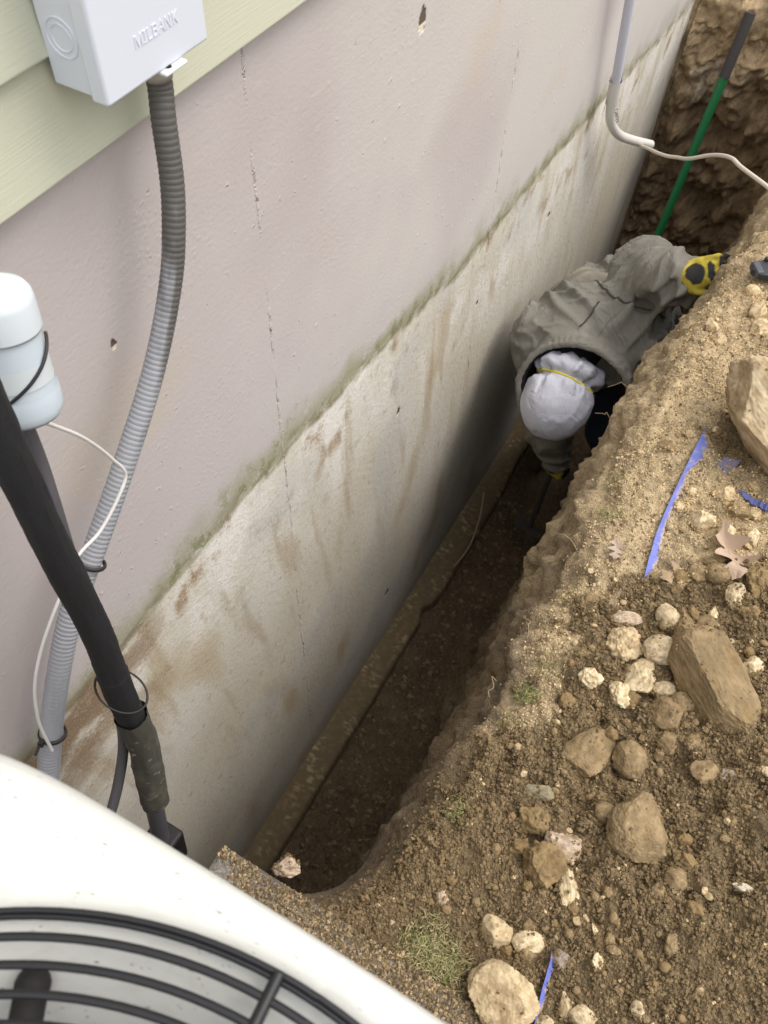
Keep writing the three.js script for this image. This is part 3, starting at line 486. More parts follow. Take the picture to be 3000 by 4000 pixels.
// ------------------------------------------------------------------ disconnect box, conduits and lines on the wall
const font = await new FontLoader().loadAsync('fonts/droid/droid_sans_regular.typeface.json');
{
  const g0 = base('disconnect_box', 0.645, 0.945, 0.02), pw = std(0.7, 0.74, 0.82, 0.45);
  part('body', new RoundedBoxGeometry(0.155, 0.28, 0.052, 3, 0.003).translate(0, 0.141, 0.026), pw, g0);
  part('cover', new RoundedBoxGeometry(0.162, 0.284, 0.022, 4, 0.004).translate(0, 0.14, 0.06), pw, g0);
  const t = new TextGeometry('MILBANK', { font, size: 0.0115, depth: 0.0006, curveSegments: 4, bevelEnabled: true, bevelSize: 0.0002, bevelThickness: 0.0004, bevelSegments: 2 }); t.computeBoundingBox();
  t.translate(-t.boundingBox.max.x / 2 + 0.003, 0.034, 0.0708); part('embossed_lettering', t, pw, g0);
  const kn = mergeGeometries([new THREE.TorusGeometry(0.0185, 0.0013, 8, 40), new THREE.TorusGeometry(0.0125, 0.0011, 8, 40)]); kn.rotateY(Math.PI / 2); kn.translate(-0.0776, 0.052, 0.027); part('knockout', kn, pw, g0);
  part('hasp', mergeGeometries([new RoundedBoxGeometry(0.036, 0.004, 0.022, 3, 0.0018).translate(0.018, -0.004, 0.066)]), std(0.8, 0.8, 0.8, 0.4), g0);
  part('hasp_hole', new THREE.CylinderGeometry(0.0042, 0.0042, 0.0046, 20).translate(0.013, -0.004, 0.069), std(0.02, 0.015, 0.015, 0.8), g0);
  tag(g0, 'white metal electrical box with raised lettering on the siding', 'electrical box');
}
{
  const pts = [[0.677,0.928,0.055],[0.677,0.902,0.055],[0.668,0.877,0.060],[0.651,0.803,0.070],[0.633,0.752,0.075],[0.613,0.697,0.075],[0.550,0.597,0.075],[0.459,0.488,0.070],[0.375,0.398,0.065],[0.296,0.316,0.060],[0.210,0.191,0.060],[0.115,0.006,0.060],[0.063,-0.103,0.060],[0.0,-0.2,0.09],[-0.04,-0.1,0.3]];
  const c = curve(pts), L = c.getLength(), g = new THREE.TubeGeometry(c, 1400, 1, 28), p = g.attributes.position, C = new Float32Array(p.count * 3), v = V(0, 0, 0), row = 29;
  for (let i = 0; i <= 1400; i++) { const u = i / 1400, q = c.getPointAt(u), s = u * L, y = q.y, soft = ss(0.22, 0.3, y) + ss(0.14, 0.04, y), r = mix(0.0142, 0.0172, ss(0.7, 0.2, y)) * (1 + (0.007 + 0.016 * soft) * Math.cos(s / 0.0072 * 6.283 + 0.4 * n3(s * 30, 1, 1)));
    for (let k = 0; k < row; k++) { const id = i * row + k; v.fromBufferAttribute(p, id).sub(q).multiplyScalar(r).add(q); p.setXYZ(id, v.x, v.y, v.z);
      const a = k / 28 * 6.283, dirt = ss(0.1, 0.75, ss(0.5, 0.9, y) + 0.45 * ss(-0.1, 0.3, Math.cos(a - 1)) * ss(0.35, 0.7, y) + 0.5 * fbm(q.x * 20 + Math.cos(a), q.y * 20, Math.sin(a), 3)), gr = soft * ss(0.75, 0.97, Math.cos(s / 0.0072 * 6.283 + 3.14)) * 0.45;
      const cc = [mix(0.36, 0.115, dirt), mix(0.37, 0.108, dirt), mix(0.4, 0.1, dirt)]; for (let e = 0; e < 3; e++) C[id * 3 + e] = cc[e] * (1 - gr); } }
  g.setAttribute('color', new THREE.BufferAttribute(C, 3)); g.computeVertexNormals();
  const g0 = base('flexible_conduit', 0.677, 0.928, 0.055); g.translate(-0.677, -0.928, -0.055);
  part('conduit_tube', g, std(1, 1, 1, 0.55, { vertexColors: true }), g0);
  part('conduit_fitting', new THREE.LatheGeometry([[0.0001, 0.017], [0.0165, 0.017], [0.019, 0.013], [0.019, 0.002], [0.016, -0.006], [0.0155, -0.014], [0.0001, -0.014]].map(a => new THREE.Vector2(...a)), 32), std(0.5, 0.47, 0.43, 0.5), g0);
  tag(g0, 'ribbed grey flexible conduit curving down from the white electrical box', 'conduit');
}
{ // insulated refrigerant line
  const g0 = base('refrigerant_line', 0.25, -0.2, 0.2), off = [0.25, -0.2, 0.2];
  function rough(pts, r, seg, amp, f) { const c = curve(pts), g = new THREE.TubeGeometry(c, seg, 1, 36), p = g.attributes.position, v = V(0, 0, 0); for (let i = 0; i <= seg; i++) { const q = c.getPointAt(i / seg), rad = typeof r === 'function' ? r(i / seg) : r; for (let k = 0; k < 37; k++) { const id = i * 37 + k; v.fromBufferAttribute(p, id).sub(q); const e = amp * fbm(q.x * f + v.x * 2, q.y * f + v.y * 2, v.z * 2, 4); v.multiplyScalar(rad + e).add(q); p.setXYZ(id, v.x - off[0], v.y - off[1], v.z - off[2]); } } g.computeVertexNormals(); return g; }
  part('black_insulation', rough([[0.262,1.08,0.200],[0.258,0.929,0.200],[0.253,0.835,0.200],[0.250,0.752,0.200],[0.247,0.633,0.200],[0.245,0.482,0.200],[0.238,0.381,0.200],[0.232,0.299,0.200],[0.2295,0.238,0.200]], u => mix(0.0172, 0.019, ss(0, 0.8, u)) + (u > 0.84 ? 0.0012 : 0) + 0.004 * ss(0.86, 1, u) * fbm(u * 60, 3, 1, 2), 320, 0.003, 14), std(0.012, 0.012, 0.014, 0.75, { bumpMap: rep(grainBump, 8, 1), bumpScale: 0.001 }), g0);
  const slG = rough([[0.231,0.246,0.200],[0.225,0.134,0.200],[0.208,0.034,0.200],[0.193,-0.058,0.200]], 0.0235, 150, 0.005, 16), sc = new Float32Array(slG.attributes.position.count * 3), sp = slG.attributes.position;
  for (let i = 0; i < sp.count; i++) { const x = sp.getX(i), y = sp.getY(i), z = sp.getZ(i), m = ss(0.0, 0.3, fbm(x * 30, y * 20, z * 30, 3)), w = ss(0.24, 0.34, fbm(x * 95 + 4, y * 70, z * 95, 3)) * ss(0.05, 0.25, n3(x * 14, y * 12, z * 14)); sc[i * 3] = mix(mix(0.075, 0.12, m), 0.5, w * 0.9); sc[i * 3 + 1] = mix(mix(0.07, 0.108, m), 0.42, w * 0.9); sc[i * 3 + 2] = mix(mix(0.055, 0.08, m), 0.27, w * 0.9); }
  slG.setAttribute('color', new THREE.BufferAttribute(sc, 3));
  part('weathered_insulation', slG, std(1, 1, 1, 0.95, { vertexColors: true, bumpMap: rep(grainBump, 4, 1), bumpScale: 0.002 }), g0, 'weathered grey insulation with tan flakes');
  part('pipe', tube([[0.199,-0.003,0.200],[0.182,-0.110,0.200],[0.169,-0.189,0.200],[0.146,-0.314,0.200]], 0.0155, 40, 24, off), std(0.12, 0.12, 0.14, 0.45, { metalness: 0.3 }), g0);
  const bx = new RoundedBoxGeometry(0.07, 0.11, 0.06, 4, 0.008); bx.rotateZ(-0.12); bx.translate(0.155 - off[0], -0.262 - off[1], 0.2 - off[2]); part('valve_cover', bx, std(0.012, 0.012, 0.012, 0.6), g0);
  part('valve_pipe', tube([[0.15,-0.28,0.2],[0.1,-0.3,0.24],[0.05,-0.2,0.33],[0.02,0.1,0.36]], 0.012, 40, 14, off), std(0.3, 0.17, 0.1, 0.5, { metalness: 0.5 }), g0);
  tag(g0, 'thick black foam-insulated refrigerant line running down past the conduit', 'pipe');
  const lq = [[0.313,0.790,0.140],[0.308,0.698,0.140],[0.297,0.646,0.148],[0.283,0.571,0.155],[0.262,0.450,0.165],[0.245,0.281,0.165],[0.218,0.128,0.165],[0.176,0.038,0.165],[0.127,-0.031,0.165],[0.079,-0.085,0.165],[0.03,-0.13,0.2]];
  const lg = new THREE.TubeGeometry(curve(lq), 160, 0.0085, 14);
  tag(solo('liquid_line', lg, std(0.13, 0.125, 0.14, 0.5, { metalness: 0.3 })), 'thin dull grey pipe running behind the black insulated line', 'pipe');
}
{ // round capped line-set end on the wall
  const g0 = base('pipe_cap', 0.322, 0.774, 0.14), pv = std(0.55, 0.62, 0.68, 0.4), dir = V(0.024, 0.13, -0.014).normalize(), q = new THREE.Quaternion().setFromUnitVectors(V(0, 1, 0), dir);
  const L = (name, prof, m) => { const o = part(name, new THREE.LatheGeometry(prof.map(a => new THREE.Vector2(...a)), 48), m, g0); o.quaternion.copy(q); return o; };
  L('pipe_body', [[0.0001, -0.008], [0.031, -0.008], [0.0345, -0.003], [0.0352, 0.004], [0.0352, 0.022], [0.0325, 0.024], [0.0318, 0.09], [0.03, 0.092]], pv);
  L('cap', [[0.032, 0.086], [0.0345, 0.0835], [0.0355, 0.086], [0.0352, 0.112], [0.034, 0.119], [0.0305, 0.1245], [0.023, 0.1275], [0.012, 0.129], [0.0001, 0.1295]], std(0.66, 0.72, 0.76, 0.38));
  L('paper_label', [[0.0336, 0.034], [0.03335, 0.0345], [0.03325, 0.056], [0.0332, 0.0565]], std(0.6, 0.65, 0.67, 0.6));
  const sc = new THREE.SphereGeometry(0.006, 16, 12); sc.translate(0.031, 0.086, 0.008); part('black_screw', sc, std(0.015, 0.015, 0.015, 0.5), g0);
  tag(g0, 'pale blue-white capped plastic pipe end at the left edge', 'pipe cap');
  const strap = []; for (let k = 0; k <= 40; k++) { const a = -1.7 + k / 40 * 2.6, h = mix(0.012, 0.078, k / 40); const v = V(Math.sin(a) * 0.035, h, Math.cos(a) * 0.035).applyQuaternion(q); strap.push([0.322 + v.x, 0.77 + v.y, 0.14 + v.z]); }
  tag(solo('cable_tie', tube(strap, 0.0017, 120, 8), std(0.01, 0.012, 0.016, 0.5)), 'black cable tie looped around the capped plastic pipe', 'cable tie');
}
{ // thin white control wire
  const pts = [[0.322,0.764,0.140],[0.322,0.754,0.140],[0.350,0.705,0.120],[0.387,0.639,0.110],[0.420,0.559,0.100],[0.432,0.512,0.100],[0.417,0.494,0.100],[0.366,0.457,0.095],[0.328,0.448,0.090],[0.280,0.405,0.085],[0.225,0.345,0.080],[0.189,0.293,0.080],[0.168,0.235,0.080],[0.160,0.199,0.080],[0.15,0.13,0.085]];
  tag(solo('control_wire', tube(pts, 0.0024, 260, 10), std(0.75, 0.73, 0.7, 0.45)), 'thin white wire looping over the grey flexible conduit', 'wire');
}
function zipTie(c, ax, r, tail, label) {
  const q = new THREE.Quaternion().setFromUnitVectors(V(0, 0, 1), V(...ax).normalize()), g = new THREE.TorusGeometry(r, 0.0024, 8, 48); g.scale(1, 1, 1.5);
  const gs = [g, new THREE.BoxGeometry(0.011, 0.008, 0.008).translate(tail[0], tail[1], 0), new THREE.BoxGeometry(0.022, 0.0045, 0.002).rotateZ(tail[3]).translate(tail[0] + tail[2], tail[1], 0)].map(x => x.index ? x.toNonIndexed() : x);
  const m = mergeGeometries(gs); m.applyQuaternion(q);
  const o = solo('zip_tie', m, std(0.028, 0.024, 0.024, 0.5)); o.position.set(...c); tag(o, label, 'cable tie');
}
zipTie([0.352, 0.375, 0.066], [0.62, 0.78, 0.05], 0.0195, [0.019, -0.012, 0.005, 0.3], 'black zip tie holding the white wire to the conduit, upper one');
zipTie([0.172, 0.12, 0.062], [0.35, 0.93, 0.0], 0.0195, [-0.021, 0.008, -0.012, 0.1], 'black zip tie around the conduit with its tail sticking left, lower one');
{
  const g = new THREE.TorusGeometry(0.034, 0.0016, 8, 60), q = new THREE.Quaternion().setFromUnitVectors(V(0, 0, 1), V(0.35, 1, 0.55).normalize()); g.scale(0.86, 1.1, 1); g.applyQuaternion(q);
  const o = solo('zip_tie', g, std(0.015, 0.015, 0.016, 0.5)); o.position.set(0.235, 0.325, 0.203); tag(o, 'loose dark tie hanging around the black insulated line', 'cable tie');
}

// ------------------------------------------------------------------ far white conduit with cable
{
  const g0 = base('white_conduit', 2.83, -0.142, 0.05), off = [2.83, -0.142, 0.05];
  part('straight_pipe', tube([[2.40, 1.3, 0.05], [2.698,0.297,0.050],[2.757,0.103,0.050],[2.815,-0.079,0.050]], 0.0155, 60, 20, off), std(0.6, 0.61, 0.68, 0.35), g0);
  const w = std(0.74, 0.71, 0.66, 0.4, { bumpMap: grainBump, bumpScale: 0.0004 });
  part('elbow', tube([[2.806,-0.055,0.050],[2.826,-0.13,0.050],[2.85,-0.19,0.052],[2.893,-0.245,0.06],[2.97,-0.31,0.075],[3.06,-0.365,0.1],[3.2,-0.44,0.155]], 0.0165, 90, 22, off), w, g0);
  part('coupling', mergeGeometries([tube([[2.803,-0.04,0.050],[2.831,-0.13,0.050]], 0.0208, 20, 22, off), tube([[2.802,-0.036,0.050],[2.804,-0.043,0.050]], 0.0232, 4, 22, off), tube([[2.828,-0.12,0.050],[2.832,-0.133,0.050]], 0.0222, 4, 22, off)]), w, g0);
  const t = new TextGeometry('CaNTEX', { font, size: 0.012, depth: 0.0008, curveSegments: 2 }); t.rotateZ(-1.2); t.rotateY(-0.75); t.translate(2.827 - off[0], -0.148 - off[1], 0.0645 - off[2]); part('printed_text', t, std(0.05, 0.05, 0.06, 0.6), g0);
  tag(g0, 'white plastic conduit with an elbow on the wall at upper right', 'conduit');
  tag(solo('cable', tube([[3.142,-0.424,0.122],[3.054,-0.373,0.175],[2.962,-0.324,0.224],[2.883,-0.279,0.275],[2.821,-0.236,0.323],[2.71,-0.163,0.374],[2.655,-0.097,0.445],[2.576,-0.044,0.507],[2.521,-0.029,0.545],[2.417,-0.003,0.644],[2.3,0.02,0.75],[2.2,0.02,0.9]], 0.0062, 200, 10), std(0.62, 0.56, 0.48, 0.5)), 'dirty white cable hanging from the white conduit across the trench', 'cable');
}
{ // long handled tool leaning on the far face
  const top = V(4.0, -0.234, 0.252), dir = V(3.72 - 4.0, -1.166 + 0.234, 0.233 - 0.252).normalize(), g0 = base('digging_bar', top.x, top.y, top.z), q = new THREE.Quaternion().setFromUnitVectors(V(0, -1, 0), dir);
  const L = (n, a, b, r, m) => { const o = part(n, new THREE.CylinderGeometry(r, r, b - a, 24).translate(0, -(a + b) / 2, 0), m, g0); o.quaternion.copy(q); };
  L('grip', 0.0, 0.25, 0.0225, std(0.055, 0.05, 0.05, 0.7)); L('handle', 0.25, 1.35, 0.0195, std(0.012, 0.16, 0.055, 0.35)); L('ferrule', 1.35, 1.5, 0.024, std(0.12, 0.12, 0.12, 0.4, { metalness: 0.6 }));
  const sh = new THREE.Shape(); sh.moveTo(-0.1, 0); sh.lineTo(0.1, 0); sh.lineTo(0.095, -0.16); sh.quadraticCurveTo(0.05, -0.25, 0, -0.27); sh.quadraticCurveTo(-0.05, -0.25, -0.095, -0.16); sh.closePath();
  const bg = new THREE.ExtrudeGeometry(sh, { depth: 0.003, bevelEnabled: true, bevelSize: 0.001, bevelThickness: 0.001 }); bg.translate(0, -1.48, 0); const b = part('blade', bg, std(0.12, 0.11, 0.1, 0.5, { metalness: 0.5 }), g0); b.quaternion.copy(q);
  tag(g0, 'green long-handled shovel with dark grip leaning at the far trench end', 'shovel');
}
{ // black tool at the right edge
  const g0 = base('black_tool', 2.0, 0.015, 0.722), m = std(0.02, 0.021, 0.027, 0.5);
  const sh = new THREE.Shape(); [[-0.028, -0.012], [-0.02, -0.03], [0.02, -0.042], [0.25, -0.06], [0.25, 0.03], [0.03, 0.024], [-0.022, 0.012]].forEach((q, i) => i ? sh.lineTo(...q) : sh.moveTo(...q)); sh.closePath();
  const b = new THREE.ExtrudeGeometry(sh, { depth: 0.012, bevelEnabled: true, bevelSize: 0.003, bevelThickness: 0.003, bevelSegments: 2 }); b.rotateX(-Math.PI / 2); b.translate(0, 0.012, 0);
  const r = -0.98; part('blade', b, m, g0).rotation.y = r; part('end_clip', new RoundedBoxGeometry(0.02, 0.022, 0.044, 3, 0.004).translate(-0.016, 0.02, 0.01), std(0.06, 0.06, 0.075, 0.4), g0).rotation.y = r;
  part('rib', new RoundedBoxGeometry(0.24, 0.012, 0.012, 3, 0.004).translate(0.13, 0.03, -0.018), m, g0).rotation.y = r;
  tag(g0, 'black plastic tool lying on the bank at the right edge', 'tool');
}

// ------------------------------------------------------------------ tarp scraps, leaves, grass, roots
function drape(name, poly, th, mat, label, cat, sub = 5, lift = 0.004) {
  const sh = new THREE.Shape(poly.map(p => new THREE.Vector2(p[0], p[1]))); let mnx = 9, mxx = -9, mnz = 9, mxz = -9; poly.forEach(p => { mnx = Math.min(mnx, p[0]); mxx = Math.max(mxx, p[0]); mnz = Math.min(mnz, p[1]); mxz = Math.max(mxz, p[1]); });
  const inside = (x, y) => { let c = false; for (let i = 0, j = poly.length - 1; i < poly.length; j = i++) if ((poly[i][1] > y) !== (poly[j][1] > y) && x < (poly[j][0] - poly[i][0]) * (y - poly[i][1]) / (poly[j][1] - poly[i][1]) + poly[i][0]) c = !c; return c; };
  const st = 0.0022, nx = Math.ceil((mxx - mnx) / st) + 1, nz = Math.ceil((mxz - mnz) / st) + 1, id = new Map(), P = [], I = [];
  const vert = (i, j) => { const k = i * 5000 + j; if (!id.has(k)) { const x = mnx + i * st, z = mnz + j * st; id.set(k, P.length / 3); P.push(x, soilY(x, z) + lift + 0.0025 * n3(x * 60, z * 60, 2), z); } return id.get(k); };
  for (let i = 0; i < nx; i++) for (let j = 0; j < nz; j++) { const x = mnx + (i + 0.5) * st + 0.003 * n3(i * 0.4, j * 0.4, 2), z = mnz + (j + 0.5) * st + 0.003 * n3(i * 0.4, j * 0.4, 9); if (!inside(x, z)) continue; const a = vert(i, j), b = vert(i + 1, j), c = vert(i, j + 1), d = vert(i + 1, j + 1); I.push(a, c, b, b, c, d); }
  const n = P.length / 3; for (let k = 0; k < n; k++) P.push(P[k * 3], P[k * 3 + 1] - th, P[k * 3 + 2]); const m = I.length; for (let k = 0; k < m; k += 3) I.push(I[k] + n, I[k + 2] + n, I[k + 1] + n);
  const g = new THREE.BufferGeometry(); g.setAttribute('position', new THREE.Float32BufferAttribute(P, 3)); g.setIndex(I); g.computeVertexNormals(); return tag(solo(name, g, mat), label, cat);
}
const tarpM = std(0.16, 0.19, 0.56, 0.5), tarpC = std(1, 1, 1, 0.55, { vertexColors: true });
function strip(L, Rt, label, mat, lift) {
  const cl = curve(L.map(p => [p[0], 0, p[1]])), cr = curve(Rt.map(p => [p[0], 0, p[1]])), n = 160, m = 6, P = [], I = [], w = m + 1;
  for (let i = 0; i <= n; i++) { const a = cl.getPoint(i / n), b = cr.getPoint(i / n), rag = 0.005 * n3(i * 0.35, 1, 2) + 0.003 * n3(i * 0.9, 1, 5); for (let j = 0; j <= m; j++) { const t = j / m, x = mix(a.x, b.x, t), z = mix(a.z, b.z + rag, t), y = soilY(mix(a.x, b.x, 0.3), mix(a.z, b.z, 0.3)) + lift * (1 - 0.75 * t) + 0.0012 * n3(x * 90, z * 90, 4); P.push(x, y, z); } }
  const N = P.length / 3; for (let k = 0; k < N; k++) P.push(P[k * 3], P[k * 3 + 1] - 0.0012, P[k * 3 + 2]);
  for (let i = 0; i < n; i++) for (let j = 0; j < m; j++) { const a = i * w + j, b = a + w; I.push(a, a + 1, b, b, a + 1, b + 1, a + N, b + N, a + 1 + N, b + N, b + 1 + N, a + 1 + N); }
  const C = []; for (let k = 0; k < P.length; k += 3) { const j = (k / 3 % N) % w / m, d = clamp(ss(0.05, 0.5, fbm(P[k] * 60, P[k + 2] * 60, 4, 3) + 0.55 * j * j - 0.1), 0, 0.9); C.push(mix(0.16, 0.5, d), mix(0.19, 0.38, d), mix(0.54, 0.24, d)); }
  const g = new THREE.BufferGeometry(); g.setAttribute('position', new THREE.Float32BufferAttribute(P, 3)); g.setAttribute('color', new THREE.Float32BufferAttribute(C, 3)); g.setIndex(I); g.computeVertexNormals(); tag(solo('tarp_strip', g, mat), label, 'tarp');
}
strip([[1.426,0.759],[1.363,0.757],[1.303,0.756],[1.243,0.755],[1.183,0.755],[1.137,0.756],[1.092,0.758],[1.044,0.763],[0.989,0.770]], [[1.416,0.762],[1.373,0.788],[1.330,0.778],[1.289,0.768],[1.226,0.768],[1.164,0.767],[1.100,0.773],[1.054,0.782],[1.003,0.777]], 'long strip of blue tarp poking out of dry soil', tarpC, 0.011);
strip([[0.299,0.864],[0.289,0.868],[0.267,0.871],[0.242,0.874],[0.218,0.878],[0.200,0.882]], [[0.299,0.866],[0.289,0.876],[0.267,0.879],[0.242,0.882],[0.218,0.887],[0.200,0.891]], 'narrow blue tarp strip near the bottom between stones', tarpC, 0.012);
drape('tarp_strip', [[1.332,0.811],[1.357,0.819],[1.367,0.854],[1.348,0.849],[1.328,0.836],[1.314,0.835]], 0.0015, std(0.2, 0.185, 0.29, 0.8), 'small dusty patch of blue tarp beside the huge boulder', 'tarp', 5, 0.002);
drape('tarp_strip', [[1.282,0.869],[1.270,0.905],[1.260,0.934],[1.239,0.939],[1.254,0.904],[1.270,0.874]], 0.0015, std(0.09, 0.1, 0.27, 0.7), 'dark blue tarp edge under the huge boulder', 'tarp', 5, 0.006);
function leaf(x, z, s, turn, curl, colr, label) {
  const nu = 64, nv = 10, P = [], I = [], wv = (t, sd) => 0.03 + 0.27 * Math.pow(Math.sin(Math.PI * Math.min(1, t * 0.97 + 0.02)), 0.8) * (0.62 + 0.55 * Math.cos(6.283 * (3.3 * t + sd * 0.12) + 3) * ss(0, 0.2, t)) + 0.012 * n3(t * 30, sd, 2);
  for (let f = 0; f < 2; f++) for (let i = 0; i <= nu; i++) { const t = i / nu; for (let j = -nv / 2; j <= nv / 2; j++) { const q = j / (nv / 2), w = wv(t, Math.sign(j)), a = q * w + 0.05 * Math.sin(t * 4), b = t - Math.abs(q) * w * 0.25; P.push(a * s, s * (curl * (0.9 * a * a * 2 + 0.5 * (t - 0.4) * (t - 0.4)) + 0.1 * curl * Math.sin(b * 7 + a * 9) + 0.02 * Math.abs(n3(a * 9, b * 9, 3)) - f * 0.008 - 0.015 * ss(0.12, 0, Math.abs(q))), -b * s); } }
  const row = nv + 1, half = (nu + 1) * row; for (let i = 0; i < nu; i++) for (let j = 0; j < nv; j++) { const a = i * row + j, b = a + row; I.push(a, a + 1, b, b, a + 1, b + 1, a + half, b + half, a + 1 + half, b + half, b + 1 + half, a + 1 + half); }
  const g = new THREE.BufferGeometry(); g.setAttribute('position', new THREE.Float32BufferAttribute(P, 3)); g.setIndex(I); g.computeVertexNormals();
  const m = solo('oak_leaf', g, new THREE.MeshPhysicalMaterial({ color: new THREE.Color().setRGB(...colr), roughness: 0.8 })); m.position.set(x, soilY(x, z) + 0.008, z); m.rotation.y = turn; tag(m, label, 'leaf');
}
leaf(1.0, 0.8, 0.085, -2.3, 0.5, [0.36, 0.26, 0.16], 'dry tan oak leaf lying just below the blue tarp strip');
leaf(1.045, 0.92, 0.12, -1.1, 0.9, [0.45, 0.33, 0.24], 'large curled pinkish oak leaf at the right edge');
leaf(1.0, 0.705, 0.05, -1.3, 0.3, [0.4, 0.31, 0.25], 'flat faded pinkish leaf left of the blue tarp strip');
const grassM = new THREE.MeshPhysicalMaterial({ vertexColors: true, roughness: 0.8, transmission: 0, side: THREE.DoubleSide });
function tuft(x, z, r, n, h, label, dryf = 0.5) { n = Math.round(n * 2); h *= 0.48;
  const P = [], I = [], C = [];
  for (let k = 0; k < n; k++) {
    const a = rr(0, 6.283), q = r * 1.15 * Math.pow(rnd(), 0.7), bx = Math.cos(a) * q, bz = Math.sin(a) * q, by = soilY(x + bx, z + bz) - soilY(x, z) + 0.002, d = rr(0, 6.283), hh = h * rr(0.4, 1.1), ln = hh * rr(0.3, 1.3), w = rr(0.0006, 0.0011), dr = rnd() < dryf, v = rr(0.7, 1.3), c = dr ? [0.45, 0.38, 0.2] : [0.2, 0.215, 0.07], px = -Math.sin(d) * w, pz = Math.cos(d) * w;
    const s0 = P.length / 3; for (let e = 0; e <= 4; e++) { const t = e / 4, ww = 1 - 0.85 * t, cx = bx + Math.cos(d) * ln * t * t, cz = bz + Math.sin(d) * ln * t * t, cy = by + hh * (t - 0.35 * t * t); P.push(cx + px * ww, cy, cz + pz * ww, cx - px * ww, cy, cz - pz * ww); for (let b = 0; b < 2; b++) C.push(c[0] * v, c[1] * v, c[2] * v); if (e < 4) { const i0 = s0 + e * 2; I.push(i0, i0 + 1, i0 + 2, i0 + 2, i0 + 1, i0 + 3); } }
  }
  const g = new THREE.BufferGeometry(); g.setAttribute('position', new THREE.Float32BufferAttribute(P, 3)); g.setAttribute('color', new THREE.Float32BufferAttribute(C, 3)); g.setIndex(I); g.computeVertexNormals();
  const m = solo('grass_tuft', g, grassM); m.position.set(x, soilY(x, z), z); tag(m, label, 'grass');
}
tuft(0.217, 0.705, 0.042, 420, 0.026, 'largest grass tuft, beside the pad at the bottom');
tuft(0.205, 0.745, 0.035, 260, 0.022, 'grass patch between the pad and the very large tan stone');
tuft(0.67, 0.672, 0.02, 170, 0.022, 'thick green grass tuft on the middle of the trench edge', 0.15);
tuft(0.422, 0.654, 0.022, 90, 0.02, 'small bright grass tuft near the close end of the bank', 0.2);
tuft(1.118, 0.66, 0.026, 120, 0.02, 'sparse grass tuft on the rim left of the tarp strip');
tuft(0.9, 0.668, 0.025, 80, 0.018, 'thin grass on the rim left of the oak leaf');
tuft(1.22, 0.642, 0.025, 60, 0.018, 'wispy grass farther along the trench rim');
tuft(0.726, 0.682, 0.03, 70, 0.018, 'scattered grass blades above the thick tuft');
tuft(0.6, 0.668, 0.02, 60, 0.016, 'scattered grass blades below the thick tuft');
function root(pts, r, label) { tag(solo('root', tube(pts, r, 40, 6), std(0.36, 0.27, 0.17, 0.9)), label, 'root'); }
const RT = [[1.62, 0.575, -0.16], [1.5, 0.57, -0.16], [1.14, 0.625, 0.0], [0.62, 0.63, -0.02], [0.98, 0.65, 0.01], [1.35, 0.65, 0.02], [0.75, 0.65, 0.01]];
RT.forEach(([x, z, y], k) => { const a = rr(0, 6.28), L = rr(0.03, 0.06), pts = []; for (let t = 0; t <= 4; t++) pts.push([x + Math.cos(a) * L * t / 4 + rr(-0.006, 0.006), y + 0.01 + 0.02 * Math.sin(t) * 0.6 + rr(-0.003, 0.003), z - 0.02 + Math.sin(a) * L * t / 4 + rr(-0.006, 0.006)]); const m = solo('root', tube(pts, 0.0007, 40, 6), std(0.36, 0.27, 0.17, 0.9)); tag(m, 'thin pale root hanging out of the trench rim', 'root', 'roots along the trench rim'); });
tag(solo('root', tube([[2.12, -1.5, 0.105], [2.05, -1.58, 0.13], [1.95, -1.68, 0.14], [1.85, -1.73, 0.12]], 0.0045, 40, 8), std(0.3, 0.22, 0.15, 0.9)), 'pale root curving out below the light grey hood', 'root');

// ------------------------------------------------------------------ the worker
const sub = (a, b) => [a[0] - b[0], a[1] - b[1], a[2] - b[2]];
function cap(p, a, b, ra, rb) { const bx = b[0] - a[0], by = b[1] - a[1], bz = b[2] - a[2], px = p[0] - a[0], py = p[1] - a[1], pz = p[2] - a[2], t = clamp((px * bx + py * by + pz * bz) / (bx * bx + by * by + bz * bz), 0, 1); return Math.hypot(px - bx * t, py - by * t, pz - bz * t) - mix(ra, rb, t); }
const smin = (a, b, k) => { const h = clamp(0.5 + 0.5 * (b - a) / k, 0, 1); return mix(b, a, h) - k * h * (1 - h); };
function ell(p, c, A, r) { let s = 0, s2 = 0; for (let k = 0; k < 3; k++) { const d = (p[0] - c[0]) * A[k][0] + (p[1] - c[1]) * A[k][1] + (p[2] - c[2]) * A[k][2]; s += (d / r[k]) ** 2; s2 += (d / (r[k] * r[k])) ** 2; } const k0 = Math.sqrt(s), k1 = Math.sqrt(s2); return k1 > 1e-9 ? k0 * (k0 - 1) / k1 : -Math.min(...r); }
const I3 = [[1, 0, 0], [0, 1, 0], [0, 0, 1]];
